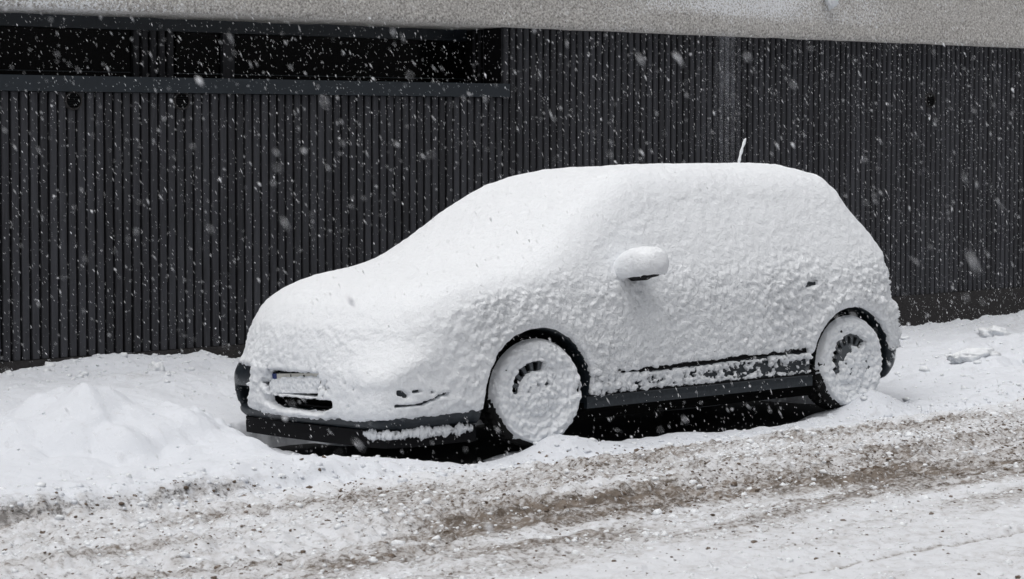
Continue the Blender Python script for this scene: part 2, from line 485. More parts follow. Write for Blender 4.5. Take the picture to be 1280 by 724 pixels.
def snow_height(X, Y):
    far = sstep(14, 40, np.maximum(np.abs(X - 3), np.abs(Y)))
    # road: packed slush with wheel ruts along the street
    u = Y + 0.02 * noise(X * 0.6, 0.2, 0.7, 3)
    road = -0.01 + 0.012 * fbm(X * 2.0, Y * 3.5, 1.0, 21, 4)
    rut = (bump(u, -1.62, 0.20) + 0.8 * bump(u, -1.98, 0.10) + 0.5 * bump(u, -3.95, 0.2)) * 0.028
    road = road - rut + 0.02 * bump(u, -1.28, 0.14) + 0.004 * bump(u, -2.36, 0.22)
    road = road - 0.010 * bump(Y, -3.31, 0.03) + 0.008 * bump(Y, -3.25, 0.03)
    cl = worley(X * 9, Y * 7, 0.5, 31)
    rough_amt = 0.40 + 0.75 * (bump(u, -1.5, 0.6) + bump(u, -0.6, 0.45))
    cl2 = worley(X * 24, Y * 18, 0.5, 33)
    road = road + 0.045 * rough_amt * (0.5 - cl) + 0.034 * rough_amt * (0.5 - cl2) * (0.6 + fbm(X * 3, Y * 3, 0.4, 35, 2)) + 0.012 * rough_amt * fbm(X * 22, Y * 16, 0.2, 41, 3)
    # strip with parked car
    strip = 0.005 + 0.025 * fbm(X * 1.1, Y * 1.1, 2.0, 51, 3) + 0.007 * fbm(X * 16, Y * 16, 0.2, 55, 3)
    # pavement in front of the building, trodden and uneven, higher to the left
    pv = 0.165 - 0.0205 * (X + 1.5) - 0.03 * sstep(4, 9, X)
    pv = np.clip(pv, -0.06, 0.2)
    ft = fbm(X * 2.4, Y * 3.2, 3.0, 61, 4)
    pv = pv + 0.045 * ft + 0.05 * (0.45 - worley(X * 4, Y * 4, 0.4, 63)) * (0.6 + 0.6 * noise(X, Y, 0.1, 64)) + 0.012 * fbm(X * 22, Y * 22, 0.1, 65, 3)
    pv = pv + 0.05 * sstep(WALL_Y - 0.45, WALL_Y, Y) * (0.6 + 0.9 * noise(X * 2.1, 0.1, 0.2, 67))
    k = sstep(1.9, 2.7, Y)
    park = strip * (1 - k) + pv * k
    # ploughed ridge beside the carriageway
    edge = -0.22 + 0.10 * noise(X * 0.8, 0.5, 0.1, 71) - 0.07 * sstep(-1, -3, X)
    ridge_amt = 0.02 + 0.075 * sstep(-0.7, -2.2, X) + 0.03 * sstep(2.9, 3.6, X)
    r = ridge_amt * np.where(Y > edge, np.exp(-((Y - edge - 0.12) / 0.33) ** 2), np.exp(-((Y - edge) / 0.09) ** 2) * 0.88)
    r = r * (1 + 0.45 * fbm(X * 4, Y * 6, 0.5, 75, 3)) + ridge_amt * 0.3 * (0.45 - worley(X * 10, Y * 10, 0.2, 77)) * bump(Y, edge, 0.2)
    side = sstep(edge - 0.12, edge + 0.1, Y)
    z = road * (1 - side) + park * side + r
    # snow banked against the near wheels
    z = z + 0.125 * np.exp(-(((X - 0.13) / 0.24) ** 2 + ((Y + 0.10) / 0.13) ** 2)) * (1 + 0.25 * noise(X * 9, Y * 9, 0.2, 81))
    z = z + 0.125 * np.exp(-(((X - 2.78) / 0.22) ** 2 + ((Y + 0.06) / 0.14) ** 2)) * (1 + 0.2 * noise(X * 9, Y * 9, 0.2, 83))
    z = z - 0.075 * sstep(-0.65, -0.15, Y) * sstep(1.2, 0.2, Y) * sstep(-1.2, -0.5, X) * sstep(4.2, 3.0, X) + 0.008 * bump(Y, -0.08, 0.08) * noise(X * 8, Y * 8, 0.2, 85)
    # lumps thrown aside behind the car
    z = z + 0.10 * np.exp(-(((X - 5.0) / 0.9) ** 2 + ((Y - 0.55) / 0.5) ** 2)) * (1 + 0.9 * fbm(X * 4, Y * 5, 0.5, 87, 4) + 0.8 * (0.45 - worley(X * 6, Y * 6, 0.2, 88)))
    z = z + 0.085 * np.exp(-(((X - 6.4) / 1.4) ** 2 + ((Y - 1.5) / 0.55) ** 2)) * (1 + 0.9 * fbm(X * 4, Y * 5, 0.5, 89, 4) + 0.8 * (0.45 - worley(X * 5, Y * 5, 0.2, 90)))
    # scooped hollow ahead of the nose
    z = z - 0.10 * np.exp(-(((X + 1.02) / 0.36) ** 2 + ((Y - 1.05) / 0.75) ** 2) ** 1.3)
    hm = hole_mask(X, Y)
    z = z * (1 - hm) + (camber(X, Y) - 0.05) * hm
    return z * (1 - far)

def dirt_amount(X, Y):
    u = Y + 0.03 * noise(X * 0.7, 0.2, 0.7, 3) + 0.10 * noise(X * 2.1, Y * 3, 0.7, 4) + 0.05 * noise(X * 7, Y * 7, 0.7, 6)
    s = 0.34 * sstep(0.25, 0.75, 0.5 + 0.5 * fbm(X * 0.30, Y * 8, 0.3, 101, 3)) + 0.66 * sstep(0.25, 0.75, 0.5 + 0.5 * fbm(X * 1.2, Y * 4, 0.3, 107, 4))
    d = (0.30 * bump(u, -1.60, 0.24) + 0.24 * bump(u, -2.02, 0.34) + 0.26 * bump(u, -1.15, 0.50) + 0.22 * bump(u, -0.62, 0.38) + 0.24 * bump(u, -2.3, 0.65)) * (0.32 + 1.15 * s)
    d = d * 1.32 * (0.85 + 0.15 * sstep(-3.5, -0.5, X))
    d = d + 0.42 * bump(Y + 0.006 * noise(X * 3, 0.1, 0.1, 9), -3.31, 0.016) * sstep(-1.9, -1.2, X) + 0.40 * bump(u, -3.75, 0.28) * s + 0.4 * bump(u, -4.0, 0.2)
    d = d + 0.22 * bump(u, -2.8, 0.6) * s
    edge = -0.30 + 0.10 * noise(X * 0.8, 0.5, 0.1, 71) - 0.07 * sstep(-1, -3, X)
    d = d + 0.62 * bump(Y, edge, 0.06) * sstep(-0.6, -1.6, X) * np.clip(0.5 + 0.9 * noise(X * 1.7, 0.1, 0.1, 103), 0, 1)
    # greyish trodden patches along the building
    d = d + 0.26 * bump(Y, 3.3, 0.35) * np.clip(fbm(X * 1.5, Y * 5, 0.2, 105, 4) + 0.25, 0, 1)
    return np.clip(d, 0, 1.2)

gx = axis(-4.6, 10.6, lambda x: 0.0135 if x < 2.6 else 0.0135 + (x - 2.6) * 0.002, 90)
gy_road = axis(-4.6, -0.40, lambda y: 0.017, 90)
gy_road = gy_road[gy_road <= -0.40 + 0.02]
gy_pave = np.concatenate([[gy_road[-1]], np.arange(gy_road[-1] + 0.019, WALL_Y + 0.02, 0.019)])

def sheet(name, xs, ys, zf, mat, dirt=True, **kw):
    Xg, Yg = np.meshgrid(xs, ys, indexing='ij')
    Z = zf(Xg, Yg)
    V = np.stack([Xg, Yg, Z], -1).reshape(-1, 3)
    nx, ny = len(xs), len(ys)
    i, j = np.meshgrid(np.arange(nx - 1), np.arange(ny - 1), indexing='ij')
    a = (i * ny + j).ravel()
    F = np.stack([a, a + ny, a + ny + 1, a + 1], 1)
    me = mesh_np(name, V, F)
    if dirt:
        at = me.attributes.new('dirt', 'FLOAT', 'POINT')
        at.data.foreach_set('value', dirt_amount(Xg, Yg).ravel().astype(np.float32))
    return obj(name, me, mat, **kw)

sheet('road', gx, gy_road, snow_height, M_road, kind='structure',
      label='street covered in packed snow and brown slush with wheel ruts', cat='road')
sheet('pavement', gx, gy_pave, snow_height, M_pave, kind='structure',
      label='snow covered parking strip and footway in front of the building', cat='pavement')
sheet('ground', axis(-6, 9, lambda x: 0.25, 400), axis(-6, WALL_Y, lambda y: 0.1, 400),
      lambda X, Y: camber(X, Y) - 0.1 * sstep(2.6, 3.2, Y) - 0.12 * sstep(-0.25, -0.55, Y) - 0.12 * sstep(3.5, 4.5, np.abs(X - 1.2)), M_asph, dirt=False, kind='structure',
      label='wet black asphalt bare of snow under the car', cat='ground')

def patch(name, x0, x1, y0, y1, step, hf, mat, **kw):
    """a heap of snow lying on the snow sheet; its foot sinks below it"""
    xs = np.arange(x0, x1, step); ys = np.arange(y0, y1, step)
    Xg, Yg = np.meshgrid(xs, ys, indexing='ij')
    hh = hf(Xg, Yg)
    Z = snow_height(Xg, Yg) + hh - 0.006
    V = np.stack([Xg, Yg, Z], -1).reshape(-1, 3)
    nx, ny = len(xs), len(ys)
    i, j = np.meshgrid(np.arange(nx - 1), np.arange(ny - 1), indexing='ij')
    a = (i * ny + j).ravel()
    F = np.stack([a, a + ny, a + ny + 1, a + 1], 1)
    keep = (hh.ravel()[F] > 0.001).any(1)
    V, F = compact(V, F[keep])
    me = mesh_np(name, V, F)
    at = me.attributes.new('dirt', 'FLOAT', 'POINT')
    at.data.foreach_set('value', np.zeros(len(V), np.float32))
    return obj(name, me, mat, **kw)

def heap_h(X, Y):
    wx, wy = X + 0.10 * fbm(X * 2.2, Y * 2.2, 0.1, 120, 3), Y + 0.16 * fbm(X * 2.2, Y * 2.2, 4.1, 122, 3)
    rx = np.interp(wx - 0.13, [-4.8, -3.6, -3.0, -2.62, -2.42, -2.26, -2.14, -1.95, -1.78, -1.6, -1.42, -1.22, -0.9], [0, .08, .14, .21, .29, .36, .33, .28, .26, .18, .07, .01, 0])
    cy_ = 1.30 + 0.10 * np.sin(X * 2.1)
    fy = np.where(wy < cy_, 1 / (1 + np.abs((wy - cy_) / 0.52) ** 2.6), 1 / (1 + np.abs((wy - cy_) / 0.42) ** 3))
    fy = fy - 0.12 * sstep(0.5, 1.3, np.abs(wy - cy_))
    h = rx * np.clip(fy, 0, 1)
    amt = sstep(0.01, 0.10, h)
    h = h + amt * (0.030 * fbm(X * 5, Y * 5, 0.1, 126, 4) + 0.13 * (0.42 - worley(X * 3.6, Y * 3.6, 0.3, 128)) * sstep(-0.3, 0.5, noise(X * 1.7, Y * 1.7, 0.2, 130))
                   + 0.085 * (0.42 - worley(X * 9, Y * 9, 0.3, 132)) * sstep(0, 0.6, noise(X * 2.7, Y * 2.7, 0.6, 134)))
    h = h + 0.05 * np.exp(-(((X + 2.15) / 0.09) ** 2 + ((Y - 1.25) / 0.11) ** 2)) + 0.04 * np.exp(-(((X + 1.96) / 0.08) ** 2 + ((Y - 1.32) / 0.11) ** 2))
    return h - 0.012
patch('snow_heap', -4.6, -0.75, -0.1, 2.6, 0.015, heap_h, M_pave,
      label='big rounded heap of shovelled snow ahead of the car bonnet', cat='snow heap')

def chunk_mesh(name, sx, sy, sz, seed, n=40):
    """one broken lump of packed snow"""
    V = []; F = []
    m = n // 2
    for i in range(m + 1):
        for k in range(n):
            ph = math.pi * i / m; a = 2 * math.pi * k / n
            V.append((math.sin(ph) * math.cos(a), math.sin(ph) * math.sin(a), math.cos(ph)))
    V = np.array(V)
    r = 1 + 0.55 * fbm(V[:, 0] * 1.9 + seed, V[:, 1] * 1.9, V[:, 2] * 1.9, seed, 3) + 0.35 * (0.5 - worley(V[:, 0] * 2.5 + seed, V[:, 1] * 2.5, V[:, 2] * 2.5, seed)) + 0.12 * noise(V[:, 0] * 6, V[:, 1] * 6, V[:, 2] * 6 + seed, seed)
    V = np.sign(V) * np.abs(V) ** 0.85 * r[:, None] * np.array([sx, sy, sz])
    for i in range(m):
        for k in range(n):
            k1 = (k + 1) % n
            F.append((i * n + k, (i + 1) * n + k, (i + 1) * n + k1, i * n + k1))
    return mesh_np(name, V, np.array(F))

def zs(x, y):
    return float(snow_height(np.array([x]), np.array([y]))[0])

for (x, y, sx, sy, sz, sd_, lab) in [
        (4.72, 0.72, 0.20, 0.10, 0.055, 3, 'slab of packed snow lying behind the car, dark under its edge'),
        (-0.45, 3.45, 0.055, 0.05, 0.06, 5, 'small upright lump of snow against the cladding, beyond the heap'),
        (7.3, 2.55, 0.13, 0.12, 0.06, 7, 'rounded snow lump on the footway at the right edge of the picture'),
        (-1.62, 1.05, 0.07, 0.06, 0.05, 12, 'small snow ball on the right slope of the big heap')]:
    o = obj('snow_lump', chunk_mesh('snow_lump', sx, sy, sz, sd_), M_snow, loc=(x, y, zs(x, y) + sz * 0.15 + (0.13 if sd_ == 12 else 0)), label=lab, cat='snow lump')
    o.rotation_euler = (0.1, 0.05, sd_)

# ------------------------------------------------------------------ the building
bld = obj('building', None, None, loc=(3.0, WALL_Y, 0),
          label='dark building front with vertical slats, long window slot and concrete band above', cat='building')
BX, BY = 3.0, WALL_Y
PITCH_X = 0.0692
WIN_X1 = 2.87
SILL_Z0, SILL_Z1 = 2.015, 2.12
TOP_Z = 2.57
PL_Z = 0.23
REC = 0.55

def part(name, mb, mat, parent=bld, smooth=False):
    return obj(name, mb.mesh(name, smooth), mat, parent)

m = MB()   # backing wall behind the slats
m.box(-30 - BX, -5.2 - BX, 0.0, 0.3, -0.3, TOP_Z)
m.box(-5.2 - BX, WIN_X1 - BX, 0.035, 0.3, -0.3, SILL_Z0)
m.box(WIN_X1 - BX, 40 - BX, 0.035, 0.3, -0.3, TOP_Z)
part('backing_wall', m, M_back)
m = MB()
m.box(-30 - BX, 40 - BX, -0.012, 0.034, -0.3, PL_Z)
part('plinth', m, M_plinth)

def slat_mesh(name, z0, z1):
    mb = MB()
    mb.box(-0.024, 0.026, 0.0, 0.034, z0, z1, 0.007)
    return mb.mesh(name)
sl_low = slat_mesh('slat_below_window', PL_Z + 0.004, SILL_Z0 - 0.004)
sl_high = slat_mesh('slat_full', PL_Z + 0.004, TOP_Z - 0.004)
x = -5.1
while x < 12.9:
    o = obj('slat', sl_low if x < WIN_X1 - 0.02 else sl_high, M_slat, bld, loc=(x - BX + random.uniform(-0.0015, 0.0015), random.uniform(-0.0015, 0.0015), 0))
    x += PITCH_X
# window slot: reveal with slats, ribbed infill, panes and frame, set back from the front
sl_win = slat_mesh('slat_window', SILL_Z1 + 0.002, TOP_Z - 0.004)
m = MB(); m.box(WIN_X1 - BX + 0.036, WIN_X1 - BX + 0.08, 0.304, REC + 0.1, SILL_Z1 - 0.2, TOP_Z - 0.003); part('reveal', m, M_back)
for k in range(7):
    o = obj('slat', sl_win, M_slat, bld, loc=(WIN_X1 - BX + 0.035, 0.06 + k * PITCH_X, 0))
    o.rotation_euler = (0, 0, -math.pi / 2)
m = MB(); m.box(-5.2 - BX, WIN_X1 - BX, 0.31, REC + 0.25, 1.6, SILL_Z1 - 0.11); part('recess_floor', m, M_back)
m = MB(); m.box(-5.2 - BX, WIN_X1 + 0.03 - BX, REC + 0.05, REC + 0.2, 2.0, TOP_Z); part('recess_back', m, M_back)

e1, e2, e3, e4 = -0.1287, 0.2425, 0.6185, 0.7143          # edges of the ribbed infill and the mullion along the wall
win = obj('window', None, None, bld)
m = MB(); m.box(-5.2 - BX, WIN_X1 - BX, REC - 0.03, REC + 0.045, TOP_Z - 0.10, TOP_Z - 0.003); part('frame', m, M_frame, win)
m = MB(); m.box(-5.2 - BX, WIN_X1 - BX, REC - 0.02, REC + 0.045, SILL_Z1 - 0.1, SILL_Z1 + 0.012); part('bottom_rail', m, M_black, win)
m = MB(); m.box(-5.2 - BX, WIN_X1 - BX, REC + 0.0, REC + 0.03, SILL_Z1 + 0.045, SILL_Z1 + 0.052); part('bead', m, M_frame, win)
m = MB(); m.box(e3 - BX, e4 - BX, REC - 0.02, REC + 0.045, SILL_Z1 + 0.014, TOP_Z - 0.104); part('mullion', m, M_slat, win)
for a, b in ((-5.2, e1), (e2, e3), (e4, WIN_X1 + 0.02)):
    m = MB(); m.box(a - BX + 0.003, b - BX - 0.003, REC + 0.015, REC + 0.04, SILL_Z1 + 0.014, TOP_Z - 0.104); part('pane', m, M_glass, win)
xx = e1 + 0.035
while xx < e2 - 0.01:
    obj('slat', sl_win, M_slat, bld, loc=(xx - BX, REC - 0.015, 0)); xx += PITCH_X
m = MB(); m.box(-5.2 - BX, WIN_X1 - BX, -0.03, 0.30, SILL_Z0, SILL_Z1); part('window_sill', m, M_frame)

# round ventilation grilles
for vx, vz, vr in ((-0.87, 1.955, 0.062), (-0.04, 1.962, 0.062), (7.92, 2.04, 0.066)):
    v = obj('vent', None, None, bld, loc=(vx - BX, -0.004, vz))
    mb = MB(); mb.lathe([(vr - 0.008, 0.004), (vr - 0.008, -0.008), (vr, -0.008), (vr + 0.004, 0.0), (vr + 0.004, 0.03)], 28); part('rim', mb, M_plinth, v, True)
    mb = MB(); mb.lathe([(0.0005, 0.002), (vr - 0.007, 0.002)], 28); part('cover', mb, M_hole, v)
    for k in range(-3, 4):
        zz = k * vr / 4.0; hw = math.sqrt(max((vr - 0.008) ** 2 - zz * zz, 1e-6))
        mb = MB(); mb.box(-hw, hw, -0.006, 0.001, zz - 0.004, zz + 0.002); part('louvre', mb, M_black, v)

# concrete band: slightly overhanging, uneven roughcast
fx = np.concatenate([np.array([-30., -15, -8]), np.arange(-5.2, 13.0, 0.022), np.array([16., 25, 40])])
fz = np.concatenate([np.arange(TOP_Z - 0.012, 3.3, 0.022), np.array([3.6, 4.2, 5.0])])
Xg, Zg = np.meshgrid(fx, fz, indexing='ij')
edge_drop = -0.006 * noise(Xg * 6, 0.5, 0.5, 201)
Yg = -0.16 + 0.006 * fbm(Xg * 14, Zg * 14, 0.1, 203, 3) + 0.012 * sstep(TOP_Z + 0.03, TOP_Z - 0.01, Zg)
V = np.stack([Xg - BX, Yg, Zg + np.where(Zg < TOP_Z, edge_drop, 0)], -1)
nx, nz = V.shape[:2]
V = V.reshape(-1, 3)
i, j = np.meshgrid(np.arange(nx - 1), np.arange(nz - 1), indexing='ij'); a = (i * nz + j).ravel()
F = np.stack([a, a + nz, a + nz + 1, a + 1], 1)
# underside and top return
nb = len(V)
low = V[np.arange(nx) * nz].copy(); low[:, 1] = 0.7
up = V[np.arange(nx) * nz + nz - 1].copy(); up[:, 1] = 0.7
V = np.concatenate([V, low, up])
k = np.arange(nx - 1)
F = np.concatenate([F, np.stack([nb + k, nb + k + 1, (k + 1) * nz, k * nz], 1),
                    np.stack([k * nz + nz - 1, (k + 1) * nz + nz - 1, nb + nx + k + 1, nb + nx + k], 1)])
me = mesh_np('concrete_band', V, F)
sn = 0.02 + 0.20 * fbm(V[:, 0] * 0.9, V[:, 2] * 1.5, 0.3, 207, 3) - 0.06
sn += 0.16 * bump(V[:, 0], 3.6, 1.6) * sstep(2.60, 2.75, V[:, 2]) + 0.17 * sstep(1.0, -1.2, V[:, 0] + BX)
sn += 0.13 * bump(V[:, 0] + BX, 4.9, 0.9) * sstep(2.66, 2.8, V[:, 2])
at = me.attributes.new('dirt', 'FLOAT', 'POINT'); at.data.foreach_set('value', sn.astype(np.float32))
obj('concrete_band', me, M_conc, bld)
mb = MB(); mb.tube([(6.33 - BX, -0.10, 2.93), (6.33 - BX, -0.22, 2.905)], 0.016, 10); mb.tube([(6.33 - BX, -0.22, 2.90), (6.33 - BX, -0.22, 2.96)], 0.014, 10)
part('bracket', mb, M_black, bld, True)
o = obj('snow_clump', chunk_mesh('snow_clump', 0.055, 0.06, 0.085, 21), M_snow, loc=(6.33, WALL_Y - 0.225, 2.925),
        label='white snow clump perched on a small bracket on the concrete band', cat='snow clump')

# ------------------------------------------------------------------ the car under its snow
CX, CY = 1.28, 0.885
car = obj('parked_car', None, None, loc=(CX, CY, -0.072),
          label='parked hatchback car almost completely buried in fresh white snow', cat='car')
car.rotation_euler = (math.radians(-2.5), math.radians(0.25), 0)      # the parking strip falls towards the footway
AXF, AXR, WZ, WR = -1.218, 1.40, 0.305, 0.302
ARCH = 0.358

prof = [(-2.12, .13), (-2.235, .17), (-2.27, .27), (-2.265, .45), (-2.25, .56), (-2.215, .67), (-2.14, .755), (-2.03, .818), (-1.92, .858),
        (-1.72, .90), (-1.40, .960), (-1.22, 1.025), (-1.05, 1.105), (-.82, 1.245), (-.59, 1.365), (-.45, 1.425), (-.28, 1.475), (-.06, 1.505),
        (.25, 1.522), (.82, 1.524), (1.20, 1.508), (1.48, 1.455), (1.57, 1.39), (1.68, 1.24), (1.82, 1.085), (1.90, .98), (1.925, .86),
        (1.945, .70), (2.01, .60), (2.03, .46), (2.0, .25), (1.92, .17), (1.5, .16), (-1.7, .15)]
GH = 0.0105
lo = np.array([-2.42, -1.06, 0.06]); hi = np.array([2.34, 1.06, 1.70])
NX, NY, NZ = [int(round((hi[i] - lo[i]) / GH)) + 1 for i in range(3)]
xs = (lo[0] + GH * np.arange(NX)).astype(np.float32); ys = (lo[1] + GH * np.arange(NY)).astype(np.float32); zs_ = (lo[2] + GH * np.arange(NZ)).astype(np.float32)
# side profile, sampled to a table
tx = np.arange(-3.0, 3.0, 0.0125); tz = np.arange(-0.1, 1.9, 0.0125)
TX, TZ = np.meshgrid(tx, tz, indexing='ij')
PT = poly_sdf(TX, TZ, prof)
for _ in range(3):   # round the corners of the polygon
    PT[1:-1, 1:-1] = (PT[1:-1, 1:-1] * 2 + PT[:-2, 1:-1] + PT[2:, 1:-1] + PT[1:-1, :-2] + PT[1:-1, 2:]) / 6
PT = PT.astype(np.float32)

HWZ = [0.0, .14, .22, .30, .50, .72, .86, .94, 1.02, 1.2, 1.38, 1.5, 1.62, 1.8]
HWW = [.79, .81, .848, .862, .878, .878, .862, .835, .805, .735, .655, .59, .51, .40]

HZ2 = np.linspace(-0.2, 2.0, 441)
HW2 = np.convolve(np.pad(np.interp(HZ2, HWZ, HWW), 30, mode='edge'), np.hanning(61) / np.hanning(61).sum(), mode='valid')

def half_width(x, z):
    hw = np.interp(z, HZ2, HW2).astype(np.float32)
    f = 1 - 0.085 * np.clip((-1.30 - x) / 1.0, 0, 2) ** 2 - 0.075 * np.clip((x - 1.15) / 0.95, 0, 2) ** 2
    # flared wheel arches
    fl = 0.012 * (np.exp(-((np.hypot(x - AXF, z - WZ) - 0.41) / 0.06) ** 2) + np.exp(-((np.hypot(x - AXR, z - WZ) - 0.41) / 0.06) ** 2))
    return hw * f + fl

def body_field(X, Y, Z, k=0.10):
    ay = np.abs(Y)
    b = (ay / 0.885) ** 2.4
    wf = np.clip((-X - 0.2) / 1.2, 0, 1); wr = np.clip((X - 0.6) / 1.0, 0, 1)
    xp = X - (0.045 + 0.205 * sstep(0.38, 0.66, Z)) * b * wf + 0.13 * b * wr
    fi = np.clip((xp - tx[0]) / 0.0125, 0, len(tx) - 2.001); fj = np.clip((Z - tz[0]) / 0.0125, 0, len(tz) - 2.001)
    i0 = fi.astype(np.int32); j0 = fj.astype(np.int32); u = (fi - i0).astype(np.float32); v = (fj - j0).astype(np.float32)
    d1 = (PT[i0, j0] * (1 - u) + PT[i0 + 1, j0] * u) * (1 - v) + (PT[i0, j0 + 1] * (1 - u) + PT[i0 + 1, j0 + 1] * u) * v
    d2 = (ay - half_width(X, Z)) * (1 - 0.09 * sstep(0.85, 1.1, Z)).astype(np.float32)
    return smax(d1, d2, k)

Xv, Yv, Zv = xs[:, None, None], ys[None, :, None], zs_[None, None, :]
Xb, Yb, Zb = np.broadcast_arrays(Xv, Yv, Zv)
D = body_field(Xb, Yb, Zb, 0.11).astype(np.float32)
arch = np.minimum(np.hypot((Xv - AXF + 0.012) * 0.92, Zv - WZ), np.hypot((Xv - AXR + 0.018) * 0.92, Zv - WZ))      # distance from either axle
well = np.maximum(arch - ARCH, 0.60 - np.abs(Yv))                               # solid of the wheel wells

# --- bodywork (open grille, side intakes and wheel wells are cut out)
B = smax(D + (0.028 * sstep(0.50, 0.68, Zv)).astype(np.float32), -well, 0.012)      # panels lie a little under the snow
def boxf(cx, cy, cz, hx, hy, hz):
    return np.maximum(np.maximum(np.abs(Xv - cx) - hx, np.abs(Yv - cy) - hy), np.abs(Zv - cz) - hz)
gr = np.maximum(np.maximum(np.abs(Yv) - (0.30 + 0.35 * (Zv - 0.25)), np.abs(Zv - 0.36) - 0.115), np.abs(Xv + 2.25) - 0.10)
B = smax(B, -gr, 0.03)
for s_ in (-1, 1):
    fo = np.maximum(np.maximum(np.abs(Yv - s_ * 0.62) - 0.13, np.abs(Zv - 0.285) - 0.055), np.abs(Xv + 2.12) - 0.12)
    B = smax(B, -fo, 0.03)
V, F = surface_nets(B[::2, ::2, ::2], lo, GH * 2)
cen = V[F].mean(1)
fb = (cen[:, 0] < -1.62) & (cen[:, 2] < 0.53)
rb = (cen[:, 0] > 1.70) & (cen[:, 2] < 0.56)
under = (cen[:, 2] < 0.215) & ~fb & ~rb
m = MB(); m.box(-1.0, 1.12, -0.75, 0.75, 0.115, 0.20); part('floor_pan', m, M_hole, car)
for nm, mk, mt in (('front_bumper', fb, M_paint), ('rear_bumper', rb, M_paint), ('underbody', under, M_hole), ('body', ~(fb | rb | under), M_paint)):
    v_, f_ = compact(V, F[mk])
    obj(nm, mesh_np(nm, v_, f_), mt, car)
del B

D = body_field(Xb, Yb, Zb, 0.20).astype(np.float32)
# --- snow coat: body field pushed outwards, thick on what faces up, none where it slid off
gxn, gyn, gzn = np.gradient(D, GH)
band = np.abs(D - 0.03) < 0.13
ix = np.argwhere(band)
px, py, pz = xs[ix[:, 0]], ys[ix[:, 1]], zs_[ix[:, 2]]
nz_ = gzn[band]; nx_ = gxn[band]; ny_ = gyn[band]
ln = np.sqrt(nz_ ** 2 + nx_ ** 2 + ny_ ** 2) + 1e-6
nz_, nx_, ny_ = nz_ / ln, nx_ / ln, ny_ / ln
del gxn, gyn, gzn
upf = np.clip(nz_, 0, 1)
T = 0.024 + 0.060 * upf ** 1.2 + 0.022 * np.clip(-nx_, 0, 1)
T += 0.007 * fbm(px * 3, py * 3, pz * 3, 301, 2) * (0.4 + upf)
# snow ledge along the bonnet's leading edge
T += 0.004 * bump(pz, 0.66, 0.06) * sstep(-1.9, -2.1, px)
T = T * (1 - 0.65 * sstep(0.42, 0.68, py) * sstep(-1.85, -2.05, px) * sstep(0.66, 0.52, pz))
rag = 0.5 * noise(px * 38, py * 38, pz * 38, 311) + 0.5 * noise(px * 75, py * 75, pz * 75, 312)
big = fbm(px * 7, py * 7, pz * 7, 313, 2)
bare = np.full(px.shape, -1.0, np.float32)         # >0 where the paint shows

def strip_z(x):
    return 0.385 + 0.030 * sstep(-0.6, 0.95, x)
sidey = np.abs(py) > 0.62
mid = sidey & (px > -1.0) & (px < 1.1)
# sill: bare below the ledge
sill = sstep(0.277, 0.262, pz + 0.007 * rag) * 2 - 1
bare = np.where(mid, np.maximum(bare, sill), bare)
# patchy lower door, barer towards the rear wheel
pa = bump(pz, 0.325, 0.036) * (0.24 + 0.48 * sstep(-0.55, 0.6, px)) * sstep(-0.95, -0.45, px) + 1.05 * rag + 0.15 * big
bare = np.where(mid & (pz < 0.40), np.maximum(bare, (pa - 0.40 + 0.14 * sstep(-0.2, 0.6, px)) * 4), bare)
# open groove under the rub strip
grv = 1 - np.abs(pz - strip_z(px) + 0.003 * rag) / (0.0115 * sstep(-0.72, -0.25, px) + 0.002)
bare = np.where(sidey & (px > -0.62) & (px < 0.955), np.maximum(bare, grv), bare)
# nose: lower bumper edge, grille slot, plate field, side intake slit, far corner
fr = px < -1.55
zl = 0.205 + 0.02 * sstep(0.45, 0.8, np.abs(py)) - 0.02 * sstep(-2.0, -1.7, px) + 0.02 * bump(np.abs(py), 0.40, 0.06)
low_f = (zl - pz + 0.008 * rag) * 60
bare = np.where(fr, np.maximum(bare, low_f), bare)
yy = py
slot = np.minimum((0.315 + 0.006 * rag - pz), pz - (0.240 + 0.04 * sstep(0.20, 0.36, np.abs(yy + 0.04)) + 0.006 * rag)) * 60
slot = np.minimum(slot, (0.335 - np.abs(yy + 0.055)) * 30)
bare = np.where(fr & (px < -1.95), np.maximum(bare, slot), bare)
platef = np.minimum(0.066 - np.abs(pz - 0.392 + 0.004 * rag), 0.268 - np.abs(yy) + 0.01 * rag) * 60
bare = np.where(fr & (px < -1.95), np.maximum(bare, platef), bare)
speck = (bump(pz, 0.385, 0.055) * bump(np.abs(yy), 0.30, 0.09) * 0.75 + 0.95 * rag - 0.72) * 4
bare = np.where(fr & (px < -1.95), np.maximum(bare, speck), bare)
ay = np.abs(py)
slit = 1 - np.abs(pz - (0.30 + 0.13 * np.clip(-(px + 1.95), -1, 1) * 0 + 0.05 * sstep(-2.06, -1.86, px)) + 0.003 * rag) / 0.0065
slit = np.minimum(slit, np.minimum((px + 2.175) * 25, (-1.86 - px) * 18))
bare = np.where(fr & (ay > 0.5) & (py < 0), np.maximum(bare, slit), bare)
for (qx, qz, qa, qb) in ((-2.15, 0.372, 0.020, 0.010), (-2.125, 0.352, 0.018, 0.008), (-2.06, 0.375, 0.022, 0.006), (-1.96, 0.362, 0.009, 0.006), (-2.13, 0.362, .012, .01)):
    q = 1 - np.hypot((px - qx) / qa, (pz - qz) / qb) + 0.4 * rag
    bare = np.where(fr & (py < -0.45), np.maximum(bare, q), bare)
farc = np.minimum((0.475 - pz) * 30, (py - 0.47 - 0.25 * np.clip(0.33 - pz, -0.1, 0.1)) * 14) + 0.9 * rag + 0.5 * big
bare = np.where(fr & (py > 0.45), np.maximum(bare, farc), bare)
# rear bumper: bare lower corner
rc = np.minimum((0.36 - pz) * 14, (px - 1.74) * 7) + 1.3 * rag + 0.3 * big
bare = np.where(px > 1.6, np.maximum(bare, rc), bare)
